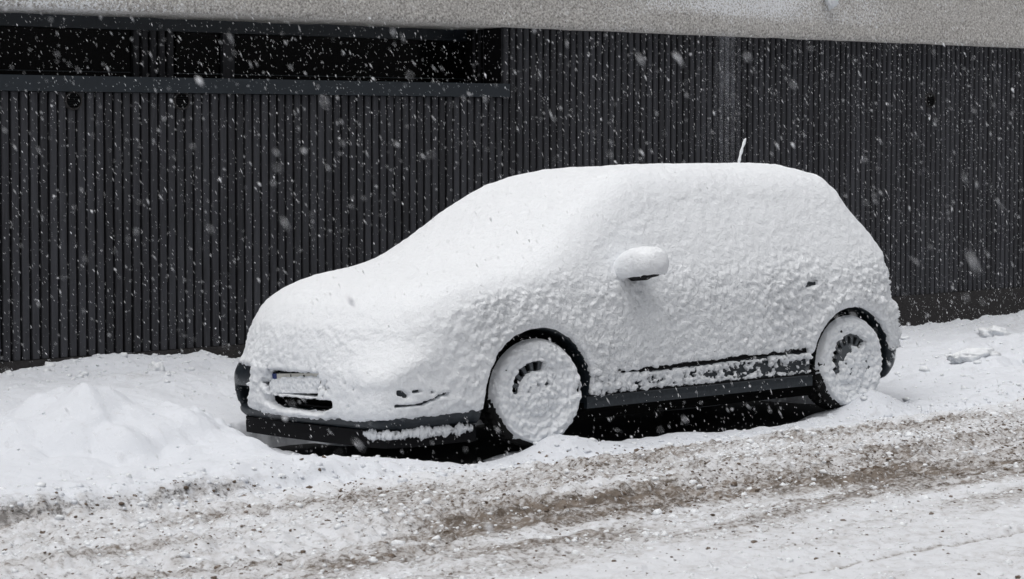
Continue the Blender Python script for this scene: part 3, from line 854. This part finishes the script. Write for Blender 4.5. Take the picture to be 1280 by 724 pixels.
# door handles
hd = 1 - np.hypot((px - 0.99) / 0.055, (pz - 0.826 - 0.06 * (px - 0.99)) / 0.010) + 0.5 * rag
bare = np.where(sidey, np.maximum(bare, hd), bare)
# nothing clings to the underside
bare = np.maximum(bare, (-nz_ - 0.55) * 6)
bare = np.maximum(bare, (0.155 - pz) * 40)
cover = sstep(0.15, -0.35, bare)
T = T * cover - 0.03 * (1 - cover)
Sf = D.copy()
Sf[band] = D[band] - T
Sf[~band] = D[~band] - 0.02
edge_n = 0.003 * noise(Xb[:, ::6, :] * 20, 0.0, Zb[:, ::6, :] * 20, 331)
edge_n = np.repeat(edge_n, 6, axis=1)[:, :NY, :]
cutw = np.maximum(arch - (ARCH + 0.004) + edge_n, 0.5 - np.abs(Yv))
Sf = smax(Sf, -cutw, 0.015)
V, F = surface_nets(Sf, lo, GH)
# keep only what lies outside the bodywork
dv = body_field(V[:, 0].astype(np.float32), V[:, 1].astype(np.float32), V[:, 2].astype(np.float32), 0.11)
keep = (dv[F] > -0.012).any(1)
V, F = compact(V, F[keep])
def relax(V, F, wgt, it=30, lam=0.6):
    e = np.concatenate([F[:, [0, 1]], F[:, [1, 2]], F[:, [2, 3]], F[:, [3, 0]]])
    sel = (wgt[e] > 0).all(1); e = e[sel]
    a_, b_ = np.concatenate([e[:, 0], e[:, 1]]), np.concatenate([e[:, 1], e[:, 0]])
    cnt = np.bincount(a_, minlength=len(V)); ok_ = cnt > 0
    for _ in range(it):
        m_ = np.stack([np.bincount(a_, V[b_, q], len(V)) for q in range(3)], 1)
        m_[ok_] /= cnt[ok_][:, None]
        V = np.where(ok_[:, None], V + lam * wgt[:, None] * (m_ - V), V)
    return V
V = relax(V, F, sstep(0.50, 0.62, V[:, 2]) * sstep(-0.9, -1.3, V[:, 0]), 60)
N = vnormals(V, F)
# fluffy relief: wind-packed lumps on the flanks, smoother on top
up = np.clip(N[:, 2], 0, 1)
flank = 1 - sstep(0.25, 0.62, up)
lowz = sstep(1.10, 0.78, V[:, 2]) * 0.80 + 0.20
rough_amt = (0.04 + 0.96 * flank * lowz) * (1 - 0.55 * sstep(-1.4, -2.0, V[:, 0]))
da_ = np.minimum(np.hypot((V[:, 0] - AXF + 0.012) * 0.92, V[:, 2] - WZ), np.hypot((V[:, 0] - AXR + 0.018) * 0.92, V[:, 2] - WZ)) - ARCH
rough_amt = rough_amt * (0.12 + 0.88 * sstep(0.008, 0.06, np.abs(da_)))
wx = V + 0.02 * np.stack([noise(V[:, 0] * 14, V[:, 1] * 14, V[:, 2] * 14, 340 + q) for q in range(3)], 1)
lump = 0.62 - worley(wx[:, 0] * 20, wx[:, 1] * 20, wx[:, 2] * 25, 351)
lump2 = 0.6 - worley(wx[:, 0] * 40, wx[:, 1] * 40, wx[:, 2] * 46, 355)
msz = sstep(-0.25, 0.35, fbm(V[:, 0] * 1.7, V[:, 1] * 1.7, V[:, 2] * 2.4, 371, 3))
lump = lump * (1 - 0.6 * msz) + 0.62 * msz * (0.62 - worley(wx[:, 0] * 15, wx[:, 1] * 15, wx[:, 2] * 19, 373))
mod = 0.65 + 0.7 * fbm(V[:, 0] * 2.5, V[:, 1] * 2.5, V[:, 2] * 2.5, 357, 2)
lump = np.maximum(lump, -0.14); lump2 = np.maximum(lump2, -0.16)
dispv = rough_amt * mod * (0.047 * lump + 0.034 * lump2) + 0.003 * noise(V[:, 0] * 30, V[:, 1] * 30, V[:, 2] * 30, 361)
dispv += 0.0045 * fbm(V[:, 0] * 5, V[:, 1] * 5, V[:, 2] * 5, 363, 3)
V = V + N * dispv[:, None]
me = mesh_np('snow_cover', V, F)
clump = np.clip(flank * (0.12 + 0.88 * lowz) * (1 - 0.8 * sstep(-1.45, -1.9, V[:, 0])), 0, 1)
me.attributes.new('clump', 'FLOAT', 'POINT').data.foreach_set('value', clump.astype(np.float32))
so = obj('snow_cover', me, M_snow, car)
so['label'] = 'thick white snow over roof, bonnet, windows and doors'
del Sf, D, edge_n, cutw, well

def surf_y(x, z, side=-1, k=0.11):
    """half width of the bodywork at a point of its flank"""
    a, b = 0.2, 1.0
    for _ in range(30):
        mm = (a + b) / 2
        d = float(body_field(np.array([x], np.float32), np.array([side * mm], np.float32), np.array([z], np.float32), k)[0])
        if d < 0: a = mm
        else: b = mm
    return side * a

def surf_x(y, z):
    a, b = -1.2, -2.4
    for _ in range(30):
        mm = (a + b) / 2
        d = float(body_field(np.array([mm], np.float32), np.array([y], np.float32), np.array([z], np.float32), 0.11)[0])
        if d < 0: a = mm
        else: b = mm
    return a

def ribbon(pts_in, out, zh, name, mat, parent=car):
    """a moulding that follows the body: points on the surface, stood off by `out` (vector per point)"""
    V = []; F = []
    n = len(pts_in)
    for (p, o) in zip(pts_in, out):
        p = Vector(p); o = Vector(o)
        for q in (p - o * 0.6 + Vector((0, 0, -zh)), p + o + Vector((0, 0, -zh)), p + o * 1.15 + Vector((0, 0, 0)), p + o + Vector((0, 0, zh)), p - o * 0.6 + Vector((0, 0, zh))):
            V.append(tuple(q))
    for i in range(n - 1):
        for k in range(5):
            k1 = (k + 1) % 5
            F.append((i * 5 + k, i * 5 + k1, i * 5 + 5 + k1, i * 5 + 5 + k))
    F.append((4, 3, 2, 1, 0)); F.append(tuple((n - 1) * 5 + k for k in range(5)))
    me = bpy.data.meshes.new(name); me.from_pydata(V, [], F); me.update()
    return obj(name, me, mat, parent)

for sd_ in (-1, 1):
    X = np.linspace(-0.62, 0.95, 24)
    ribbon([(x, surf_y(x, float(strip_z(x)), sd_), float(strip_z(x))) for x in X], [(0, sd_ * 0.003, 0)] * 24, 0.011, 'rub_strip', M_black)
    X = np.linspace(-0.86, 1.02, 24)
    ribbon([(x, surf_y(x, 0.215, sd_), 0.222) for x in X], [(0, sd_ * 0.016, 0)] * 24, 0.034, 'sill', M_paint)
    ribbon([(x, surf_y(x, 0.30, sd_), 0.262) for x in X], [(0, sd_ * 0.004, 0)] * 24, 0.004, 'sill_seam', M_black)
    ribbon([(x, surf_y(x, 0.826, sd_), 0.826 + 0.06 * (x - 0.99)) for x in (0.93, 0.96, 0.99, 1.02, 1.05)], [(0, sd_ * 0.012, 0)] * 5, 0.012, 'door_handle', M_paint)

# lower lip of the front bumper, its snow ledge, the grille and the plate
def outline(z, ang, k=0.11):
    """point of the nose outline at height z, seen from the middle of the front axle"""
    c_, s_ = math.cos(ang), math.sin(ang)
    a, b = 0.3, 1.3
    for _ in range(28):
        mm = (a + b) / 2
        d = float(body_field(np.array([-1.6 + c_ * mm], np.float32), np.array([s_ * mm], np.float32), np.array([z], np.float32), k)[0])
        if d < 0: a = mm
        else: b = mm
    return -1.6 + c_ * a, s_ * a
angs = np.radians(np.linspace(94, 266, 70))
lip = []; lout = []
for an in angs:
    x_, y_ = outline(0.19, an)
    lip.append((x_ + 0.03, y_ * 0.965, 0.112)); lout.append((0.012 * math.cos(an), 0.012 * math.sin(an), 0))
ribbon(lip, lout, 0.046, 'lower_lip', M_black)

sl = MB()
for k in range(5):
    z = 0.262 + k * 0.046
    sl.box(-2.205, -2.175, -0.31, 0.31, z - 0.006, z + 0.006)
part('grille', sl, M_black, car)
m = MB(); m.box(-2.172, -2.165, -0.34, 0.34, 0.24, 0.48); part('radiator_panel', m, M_hole, car)

plate = obj('number_plate', None, None, car, loc=(-2.262, 0.0, 0.392))
plate.rotation_euler = (math.radians(-3.0), 0, 0)
m = MB(); m.box(-0.002, 0.016, -0.268, 0.268, -0.064, 0.064); part('holder', m, M_black, plate)
m = MB(); m.box(-0.006, -0.0025, -0.26, 0.26, -0.055, 0.055); part('panel', m, M_plate, plate)
m = MB(); m.box(-0.0075, -0.0062, 0.215, 0.26, -0.055, 0.055); part('country_band', m, M_blue, plate)
for (a, b, c, d) in ((0.062, 0.072, -0.01, 0.05), (-0.075, -0.06, 0.0, 0.046), (-0.10, -0.075, 0.02, 0.034), (-0.235, -0.21, -0.045, -0.012)):
    m = MB(); m.box(-0.0072, -0.0062, a, b, c, d); part('character', m, M_ink, plate)
# snow stuck to the plate
ny_, nz2 = 150, 44
Yp, Zp = np.meshgrid(np.linspace(-0.268, 0.268, ny_), np.linspace(-0.068, 0.066, nz2), indexing='ij')
cov = 0.58 - 1.5 * sstep(0.030, 0.060, Zp) * sstep(-0.12, 0.02, Yp) - 0.75 * sstep(0.02, 0.05, Zp) - 0.6 * sstep(0.16, 0.24, Yp) * sstep(-0.01, 0.04, Zp)
cov = cov - 0.8 * sstep(-0.15, -0.235, Yp) * sstep(0.0, -0.05, Zp) - 1.2 * sstep(-0.052, -0.062, Zp) + 0.55 * fbm(Yp * 26, Zp * 26, 0.3, 401, 3)
cov = cov - 0.9 * np.exp(-(((Yp - 0.17) / 0.012) ** 2)) * (noise(Yp * 30, Zp * 30, 0.5, 403) > 0)
thk = np.where(cov > 0, 0.010 * np.minimum(cov * 6, 1) + 0.016 * np.clip(cov, 0, 0.8) + 0.006 * noise(Yp * 60, Zp * 60, 0.1, 405), -0.006)
Vp = np.stack([-0.006 - thk, Yp, Zp], -1).reshape(-1, 3)
i, j = np.meshgrid(np.arange(ny_ - 1), np.arange(nz2 - 1), indexing='ij'); a = (i * nz2 + j).ravel()
Fp = np.stack([a, a + 1, a + nz2 + 1, a + nz2], 1)
Vp, Fp = compact(Vp, Fp[(thk.ravel()[Fp] > 0).any(1)])
obj('stuck_snow', mesh_np('stuck_snow', Vp, Fp), M_snow, plate)

# snow lying along the near part of the lower lip
n = 200
t = np.linspace(0, 1, n)
V = []; F = []
for k in range(n):
    an = math.radians(222 + 43 * t[k])
    x_, y_ = outline(0.19, an)
    wv = 0.017 * (1 + 0.35 * float(noise(k * 0.25, 0.1, 0.1, 421)))
    hh = 0.026 * (1 + 0.45 * float(noise(k * 0.07, 0.1, 0.1, 423))) * min(1, 8 * t[k] + 0.25, 8 * (1 - t[k]) + 0.3)
    for q in range(14):
        a_ = 2 * math.pi * q / 14
        o_ = math.cos(a_) * wv * (1 + 0.3 * float(noise(k * 0.45, q * 0.9, 0.5, 427))) + 0.004
        V.append((x_ + 0.02 + math.cos(an) * o_, y_ * 0.975 + math.sin(an) * o_, 0.140 + math.sin(a_) * hh + 0.013 * float(noise(k * 0.33, q * 0.9, 0.1, 425))))
for k in range(n - 1):
    for q in range(14):
        F.append((k * 14 + q, k * 14 + (q + 1) % 14, (k + 1) * 14 + (q + 1) % 14, (k + 1) * 14 + q))
obj('lip_snow', mesh_np('lip_snow', V, np.array(F)), M_snow, car)

# --- wheels
def wheel(x, side, seed, exposed):
    wl = obj('wheel', None, None, car, loc=(x, side * 0.845, WZ))
    st_ = math.radians(-7.0) if x < 0 else 0.0        # front wheels steered a little towards the footway
    wl.rotation_euler = (0, 0, st_ + (math.pi if side > 0 else 0))
    # outer face at local y = 0 looking to -y
    mb = MB()
    mb.lathe([(0.198, 0.012), (0.205, 0.000), (0.235, -0.012), (0.272, -0.008), (0.292, 0.010), (0.302, 0.035), (WR, 0.06), (WR, 0.145), (0.300, 0.175), (0.27, 0.205), (0.20, 0.200)], 64)
    # tread blocks
    for k in range(48):
        a = 2 * math.pi * k / 48
        c_, s_ = math.cos(a), math.sin(a)
        for y0, y1 in ((0.035, 0.085), (0.12, 0.17)):
            r0, r1 = WR - 0.004, WR + 0.006; ta = 0.045
            q = [(r, y, da) for r in (r0, r1) for y in (y0, y1) for da in (-ta, ta)]
            vv = [(r * math.cos(a + da), y, r * math.sin(a + da)) for r, y, da in q]
            mb.add(vv, [(0, 1, 3, 2), (4, 6, 7, 5), (0, 4, 5, 1), (2, 3, 7, 6), (0, 2, 6, 4), (1, 5, 7, 3)])
    part('tyre', mb, M_rubber, wl, True)
    mb = MB()
    mb.lathe([(0.200, 0.02), (0.196, 0.004), (0.176, 0.006), (0.170, 0.022)], 56)
    mb.lathe([(0.128, 0.030), (0.122, 0.010), (0.07, 0.004), (0.03, 0.002), (0.001, 0.002)], 40)
    for k in range(18):
        a = 2 * math.pi * k / 18; ta = 0.075
        vv = []
        for r in (0.118, 0.176):
            for y in (0.012, 0.045):
                for da in (-ta, ta):
                    vv.append((r * math.cos(a + da), y, r * math.sin(a + da)))
        mb.add(vv, [(0, 1, 3, 2), (4, 6, 7, 5), (0, 4, 5, 1), (2, 3, 7, 6), (0, 2, 6, 4), (1, 5, 7, 3)])
    part('rim', mb, M_rim, wl, False)
    mb = MB(); mb.lathe([(0.001, 0.08), (0.198, 0.08), (0.2, 0.19)], 40); part('brake_disc', mb, M_hole, wl)
    # snow plastered on the face
    nr, na = 60, 170
    R_ = np.linspace(0, 1, nr) ** 0.8 * 0.306; A_ = np.linspace(0, 2 * math.pi, na, endpoint=False)
    Rg, Ag = np.meshgrid(R_, A_, indexing='ij')
    face = np.interp(Rg, [0, .12, .13, .165, .175, .20, .235, .272, .292, .306], [.0, .004, .012, .012, .004, 0.0, -.012, -.008, .010, .03])
    Xf, Zf = Rg * np.cos(Ag), Rg * np.sin(Ag)
    dx = -1.0 if side < 0 else 1.0
    rg = 0.5 * noise(Xf * 45, Zf * 45, seed, 431) + 0.5 * noise(Xf * 90, Zf * 90, seed, 433)
    cv = 0.82 + 0.42 * rg
    for (ac, aw, rc, rw, st) in exposed:
        da = np.abs((Ag - math.radians(ac) + math.pi) % (2 * math.pi) - math.pi)
        if rc > 0.14 and rc < 0.16:
            st = st * (0.42 + 0.58 * sstep(0.5, -0.3, np.cos(18 * Ag)))     # snow clings to the webs, not over the holes
        cv = cv - st * sstep(1.0, 0.75, da / math.radians(aw)) * sstep(1.0, 0.55, np.abs(Rg - rc) / rw)
    cv = cv - sstep(0.255, 0.305, Rg) * sstep(0.45, 1.0, np.cos(Ag - 4.0)) * (1.2 + 1.8 * rg)
    lum = 0.55 - worley(Xf * 30, Zf * 30, seed, 435)
    th_ = np.where(cv > 0.25, (0.018 + 0.034 * lum + 0.014 * (0.5 - worley(Xf * 58, Zf * 58, seed, 439)) + 0.022 * fbm(Xf * 6, Zf * 6, seed, 437, 3)) * np.clip((cv - 0.25) * 4, 0.15, 1), -0.012)
    th_ = np.where(th_ > 0, th_ * np.clip((0.308 - Rg) / 0.02, 0.12, 1), th_)
    Vw = np.stack([Xf, face - th_, Zf], -1).reshape(-1, 3)
    F = []
    for q in range(nr - 1):
        b = np.arange(na); b1 = (b + 1) % na
        F.append(np.stack([q * na + b, q * na + b1, (q + 1) * na + b1, (q + 1) * na + b], 1))
    F = np.concatenate(F)
    Vw, F = compact(Vw, F[(th_.ravel()[F] > -0.01).any(1)])
    obj('wheel_snow', mesh_np('wheel_snow', Vw, F), M_snow, wl)
    return wl
wheel(AXF, -1, 1.5, [(130, 58, 0.150, 0.036, 2.0), (92, 20, 0.155, 0.030, 1.7), (100, 20, 0.045, 0.012, 0.9), (40, 14, 0.075, 0.022, 1.1), (160, 16, 0.07, 0.010, 1.0), (2, 7, 0.272, 0.012, 0.9)])
wheel(AXR, -1, 4.5, [(135, 78, 0.148, 0.046, 3.4), (72, 30, 0.150, 0.040, 2.8), (125, 48, 0.088, 0.024, 1.9)])
wheel(AXF, 1, 7.5, [(50, 40, 0.15, 0.02, 1.2)])
wheel(AXR, 1, 9.5, [(60, 40, 0.15, 0.02, 1.2)])

# --- door mirrors
def mirror(side):
    mr_ = obj('door_mirror', None, None, car, loc=(-0.52, side * 0.985, 0.99))
    h = 0.0065
    ax_ = np.arange(-0.17, 0.17, h, dtype=np.float32); ay_ = np.arange(-0.20, 0.20, h, dtype=np.float32); az_ = np.arange(-0.13, 0.20, h, dtype=np.float32)
    X, Y, Z = np.meshgrid(ax_, ay_, az_, indexing='ij')
    Yo = Y * side           # positive outwards
    Zc = Z - 0.06 * Yo
    el = ((np.abs(X) / 0.090) ** 2.6 + (np.abs(Yo) / 0.136) ** 3.2 + (np.abs(Zc) / 0.066) ** 3.0) ** (1 / 2.8)
    d = (el - 1) * 0.075
    arm = np.hypot(X * 0.8 - 0.01, Zc + 0.055) - 0.022
    arm = np.maximum(np.maximum(arm, -0.17 - Yo), Yo - 0.02)
    hs_ = smin(d, arm, 0.02)
    V, F = surface_nets(hs_, (ax_[0], ay_[0], az_[0]), h)
    obj('housing', mesh_np('housing', V, F), M_black, mr_)
    m = MB(); m.box(0.078, 0.086, -0.10, 0.10, -0.045, 0.045); part('mirror_glass', m, M_glass, mr_)
    cap = ((np.abs(X - 0.002) / 0.122) ** 2.6 + (np.abs(Yo) / 0.164) ** 2.8 + (np.abs(Zc - 0.012 - 0.05 * (Yo - X)) / 0.106) ** 2.1) ** (1 / 2.4)
    cap = (cap - 1) * 0.10
    cap = smax(cap, -(Zc + 0.052) + 0.004 * noise(X * 40, Y * 40, 0.2, 451), 0.008)
    brid = np.sqrt((X / 0.10) ** 2 + ((Yo + 0.15) / 0.09) ** 2 + ((Zc - 0.0) / 0.055) ** 2) - 1
    cap = smin(cap, brid * 0.06, 0.04)
    V, F = surface_nets(cap.astype(np.float32), (ax_[0], ay_[0], az_[0]), h)
    N = vnormals(V, F)
    V = V + N * (0.009 * fbm(V[:, 0] * 13, V[:, 1] * 18, V[:, 2] * 18, 455, 3))[:, None]
    obj('mirror_snow', mesh_np('mirror_snow', V, F), M_snow, mr_)
mirror(-1); mirror(1)

# --- roof aerial, furred with snow
ant = obj('aerial', None, None, car, loc=(1.27, 0.0, 1.505))
ant.scale = (1.15, 1.0, 1.15)
m = MB(); m.tube([(0, 0, 0), (0.012, 0, 0.09), (0.07, 0, 0.235)], [0.009, 0.005, 0.003], 8); part('mast', m, M_black, ant, True)
m = MB()
pts = [(0.0 + 0.068 * (k / 14) ** 1.6 - 0.002, 0.001 * math.sin(k * 2.1), 0.05 + 0.19 * k / 14) for k in range(15)]
m.tube(pts, [0.016 if k == 0 else 0.0085 + 0.002 * math.sin(k * 1.7) for k in range(14)] + [0.004], 10); part('mast_snow', m, M_snow, ant, True)

# ------------------------------------------------------------------ slush crumbs on the road
def ico():
    t = (1 + 5 ** 0.5) / 2
    v = np.array([(-1, t, 0), (1, t, 0), (-1, -t, 0), (1, -t, 0), (0, -1, t), (0, 1, t), (0, -1, -t), (0, 1, -t), (t, 0, -1), (t, 0, 1), (-t, 0, -1), (-t, 0, 1)], float)
    f = np.array([(0, 11, 5), (0, 5, 1), (0, 1, 7), (0, 7, 10), (0, 10, 11), (1, 5, 9), (5, 11, 4), (11, 10, 2), (10, 7, 6), (7, 1, 8), (3, 9, 4), (3, 4, 2), (3, 2, 6), (3, 6, 8), (3, 8, 9), (4, 9, 5), (2, 4, 11), (6, 2, 10), (8, 6, 7), (9, 8, 1)])
    return v / np.linalg.norm(v[0]), f
IV, IF = ico()
def scatter(name, P, S, mat, smooth=True, **kw):
    """P centres (n,3), S half sizes (n,3); each crumb is a ragged icosahedron"""
    n = len(P)
    ang = RNG.uniform(0, 2 * math.pi, n); c_, s_ = np.cos(ang), np.sin(ang)
    v = IV[None] * (1 + RNG.uniform(-0.35, 0.35, (n, 12, 1)))
    v = v * S[:, None, :]
    x = v[..., 0] * c_[:, None] - v[..., 1] * s_[:, None]; y = v[..., 0] * s_[:, None] + v[..., 1] * c_[:, None]
    v = np.stack([x, y, v[..., 2]], -1) + P[:, None, :]
    f = IF[None] + (np.arange(n) * 12)[:, None, None]
    return obj(name, mesh_np(name, v.reshape(-1, 3), f.reshape(-1, 3), smooth), mat, **kw)

cand = 200000
cx = RNG.uniform(-4.5, 9.5, cand); cy = RNG.uniform(-4.4, 0.1, cand)
dens = 0.55 * bump(cy, -1.62, 0.34) + 0.5 * bump(cy, -1.05, 0.45) + 0.35 * bump(cy, -0.5, 0.28) + 0.15 * bump(cy, -2.5, 0.5) + 0.2 * bump(cy, -4.0, 0.3) + 0.012
dens *= np.clip(0.55 + 1.1 * fbm(cx * 1.2, cy * 2.5, 0.3, 501, 4), 0.02, 1.6) * (0.45 + 0.55 * sstep(-3.0, -0.5, cx))
eg = -0.30 + 0.10 * noise(cx * 0.8, 0.5, 0.1, 71) - 0.07 * sstep(-1, -3, cx)
dens += 0.9 * bump(cy, eg, 0.05) * sstep(-0.5, -1.3, cx) * np.clip(0.5 + 0.9 * noise(cx * 1.7, 0.1, 0.1, 103), 0, 1)
dens *= np.where(cy > -0.32, sstep(-0.02, -0.3, cy), 1)
ok = RNG.uniform(0, 1, cand) < dens * 0.42
cx, cy = cx[ok], cy[ok]
sz = np.clip(RNG.lognormal(-5.5, 0.5, len(cx)), 0.0020, 0.017)
cz = snow_height(cx, cy) - sz * 0.1
S = np.stack([sz * RNG.uniform(0.9, 1.6, len(sz)), sz * RNG.uniform(0.8, 1.2, len(sz)), sz * RNG.uniform(0.5, 0.9, len(sz))], 1)
scatter('slush_clumps', np.stack([cx, cy, cz], 1), S, M_slush, kind='stuff',
        label='brown slush crumbs and grit strewn over the snowy road', cat='slush')
wx_ = RNG.uniform(-4.2, 8.5, 60000); wy_ = RNG.uniform(-4.2, -0.05, 60000)
ok = RNG.uniform(0, 1, 60000) < (0.10 + 0.30 * bump(wy_, -1.0, 0.6) + 0.15 * bump(wy_, -2.3, 0.3)) * np.clip(0.6 + fbm(wx_ * 1.5, wy_ * 2.5, 0.3, 511, 3), 0, 1.5)
wx_, wy_ = wx_[ok][:14000], wy_[ok][:14000]
wz_ = np.clip(RNG.lognormal(-4.95, 0.45, len(wx_)), 0.003, 0.026)
scatter('road_clods', np.stack([wx_, wy_, snow_height(wx_, wy_) - wz_ * 0.05], 1), np.stack([wz_ * 1.3, wz_, wz_ * 0.8], 1), M_snow, kind='stuff',
        label='white crumbled snow clods lying thick on the slushy road', cat='snow')
# white crumbs of snow along the foot of the wall, the ridge and the footway
bx_ = RNG.uniform(-3.6, -1.2, 34); by_ = RNG.uniform(0.1, 1.9, 34)
bs_ = np.clip(RNG.lognormal(-4.5, 0.4, 34), 0.006, 0.022)
bz_ = snow_height(bx_, by_) + np.clip(heap_h(bx_, by_), 0, 1) - bs_ * 0.45
ex_ = RNG.uniform(-4.2, 9, 420); ey_ = -0.28 + RNG.normal(0, 0.10, 420)
es_ = np.clip(RNG.lognormal(-4.5, 0.4, 420), 0.006, 0.024)
kp = hole_mask(ex_, ey_) < 0.013
ex_, ey_, es_ = ex_[kp], ey_[kp], es_[kp]
scatter('broken_snow', np.concatenate([np.stack([bx_, by_, bz_], 1), np.stack([ex_, ey_, snow_height(ex_, ey_) - es_ * 0.15], 1)]),
        np.concatenate([np.stack([bs_ * 1.3, bs_, bs_ * 0.75], 1), np.stack([es_ * 1.3, es_, es_ * 0.75], 1)]), M_pave, kind='stuff',
        label='broken chunks of snow along the road edge and on the heap', cat='snow')
cx = RNG.uniform(-3.5, 10, 2600); cy = np.where(RNG.uniform(0, 1, 2600) < 0.3, WALL_Y - np.abs(RNG.normal(0, 0.18, 2600)), RNG.uniform(-0.5, 3.6, 2600))
ok = (hole_mask(cx, cy) < 0.02)
cx, cy = cx[ok], cy[ok]
sz = np.clip(RNG.lognormal(-4.6, 0.5, len(cx)), 0.004, 0.04)
scatter('snow_crumbs', np.stack([cx, cy, snow_height(cx, cy) + sz * 0.1], 1), np.stack([sz * 1.2, sz, sz * 0.7], 1), M_snow, kind='stuff',
        label='small white snow crumbs scattered over the footway and kerb ridge', cat='snow')

# ------------------------------------------------------------------ falling snow
NF = 330000
fx_ = RNG.uniform(-9.5, 11, NF); fy_ = RNG.uniform(-8.6, WALL_Y - 0.2, NF); fz_ = RNG.uniform(0.02, 4.0, NF)
P = np.stack([fx_, fy_, fz_], 1)
# only the air this stretch of street can be seen through, with room to spare on every side
dist = (fx_ + 7.54) * math.sin(TH) + (fy_ + 9.11) * math.cos(TH)
late = (fx_ + 7.54) * math.cos(TH) - (fy_ + 9.11) * math.sin(TH)
P = P[(dist > 1.8) & (np.abs(late) < 0.26 * dist + 1.3) & (fz_ < 1.75 + 0.07 * dist + 0.7) & (fz_ > 1.75 - 0.23 * dist - 0.3)]
P = P[:56000]
# powder sliding off the concrete band
npw = 3000
P2 = np.stack([5.02 + RNG.normal(0, 0.075, npw) + 0.02, WALL_Y - 0.2 - np.abs(RNG.normal(0, 0.05, npw)), 2.58 - RNG.beta(1.0, 1.3, npw) * 1.3], 1)
P = np.concatenate([P, P2])
# nothing inside the car
inside = (np.abs(P[:, 0] - CX) < 2.4) & (np.abs(P[:, 1] - CY) < 1.05) & (P[:, 2] < 1.65)
P = P[~inside]
n = len(P)
r = np.clip(RNG.lognormal(-7.02, 0.36, n), 0.0005, 0.0023)
big_f = RNG.uniform(0, 1, n) < 0.02
r = np.where(big_f, RNG.uniform(0.0024, 0.0046, n), r)
r[-npw:] = RNG.uniform(0.0004, 0.0009, npw)
# wind-drawn aggregates: longer along the direction of fall
fall = np.stack([0.44 + RNG.normal(0, 0.17, n) - 0.04 * P[:, 0], -0.12 + RNG.normal(0, 0.16, n), -np.ones(n)], 1)
fall /= np.linalg.norm(fall, axis=1, keepdims=True)
ref = np.tile(np.array([[0.3, 1.0, 0.1]]), (n, 1))
sa = np.cross(fall, ref); sa /= np.linalg.norm(sa, axis=1, keepdims=True)
sb = np.cross(fall, sa)
ln_ = r * np.where(big_f, RNG.uniform(1.0, 2.6, n), np.clip(RNG.lognormal(1.35, 0.55, n), 1.0, 8.0))
c3, s3 = math.cos(2 * math.pi / 3), math.sin(2 * math.pi / 3)
tri_v = np.array([(1, 0, 0), (c3, s3, 0), (c3, -s3, 0), (0, 0, 1), (0, 0, -1)], float)
tri_f = np.array([(0, 1, 3), (1, 2, 3), (2, 0, 3), (1, 0, 4), (2, 1, 4), (0, 2, 4)])
jit = tri_v[None] * (1 + RNG.uniform(-0.3, 0.3, (n, 5, 1)))
Vf = P[:, None, :] + jit[..., 0:1] * (sa * r[:, None])[:, None] + jit[..., 1:2] * (sb * r[:, None])[:, None] + jit[..., 2:3] * (fall * ln_[:, None])[:, None]
Ff = tri_f[None] + (np.arange(n) * 5)[:, None, None]
obj('falling_snow', mesh_np('falling_snow', Vf.reshape(-1, 3), Ff.reshape(-1, 3)), M_flake, kind='stuff',
    label='snowflakes falling thickly through the air across the dark wall', cat='falling snow')
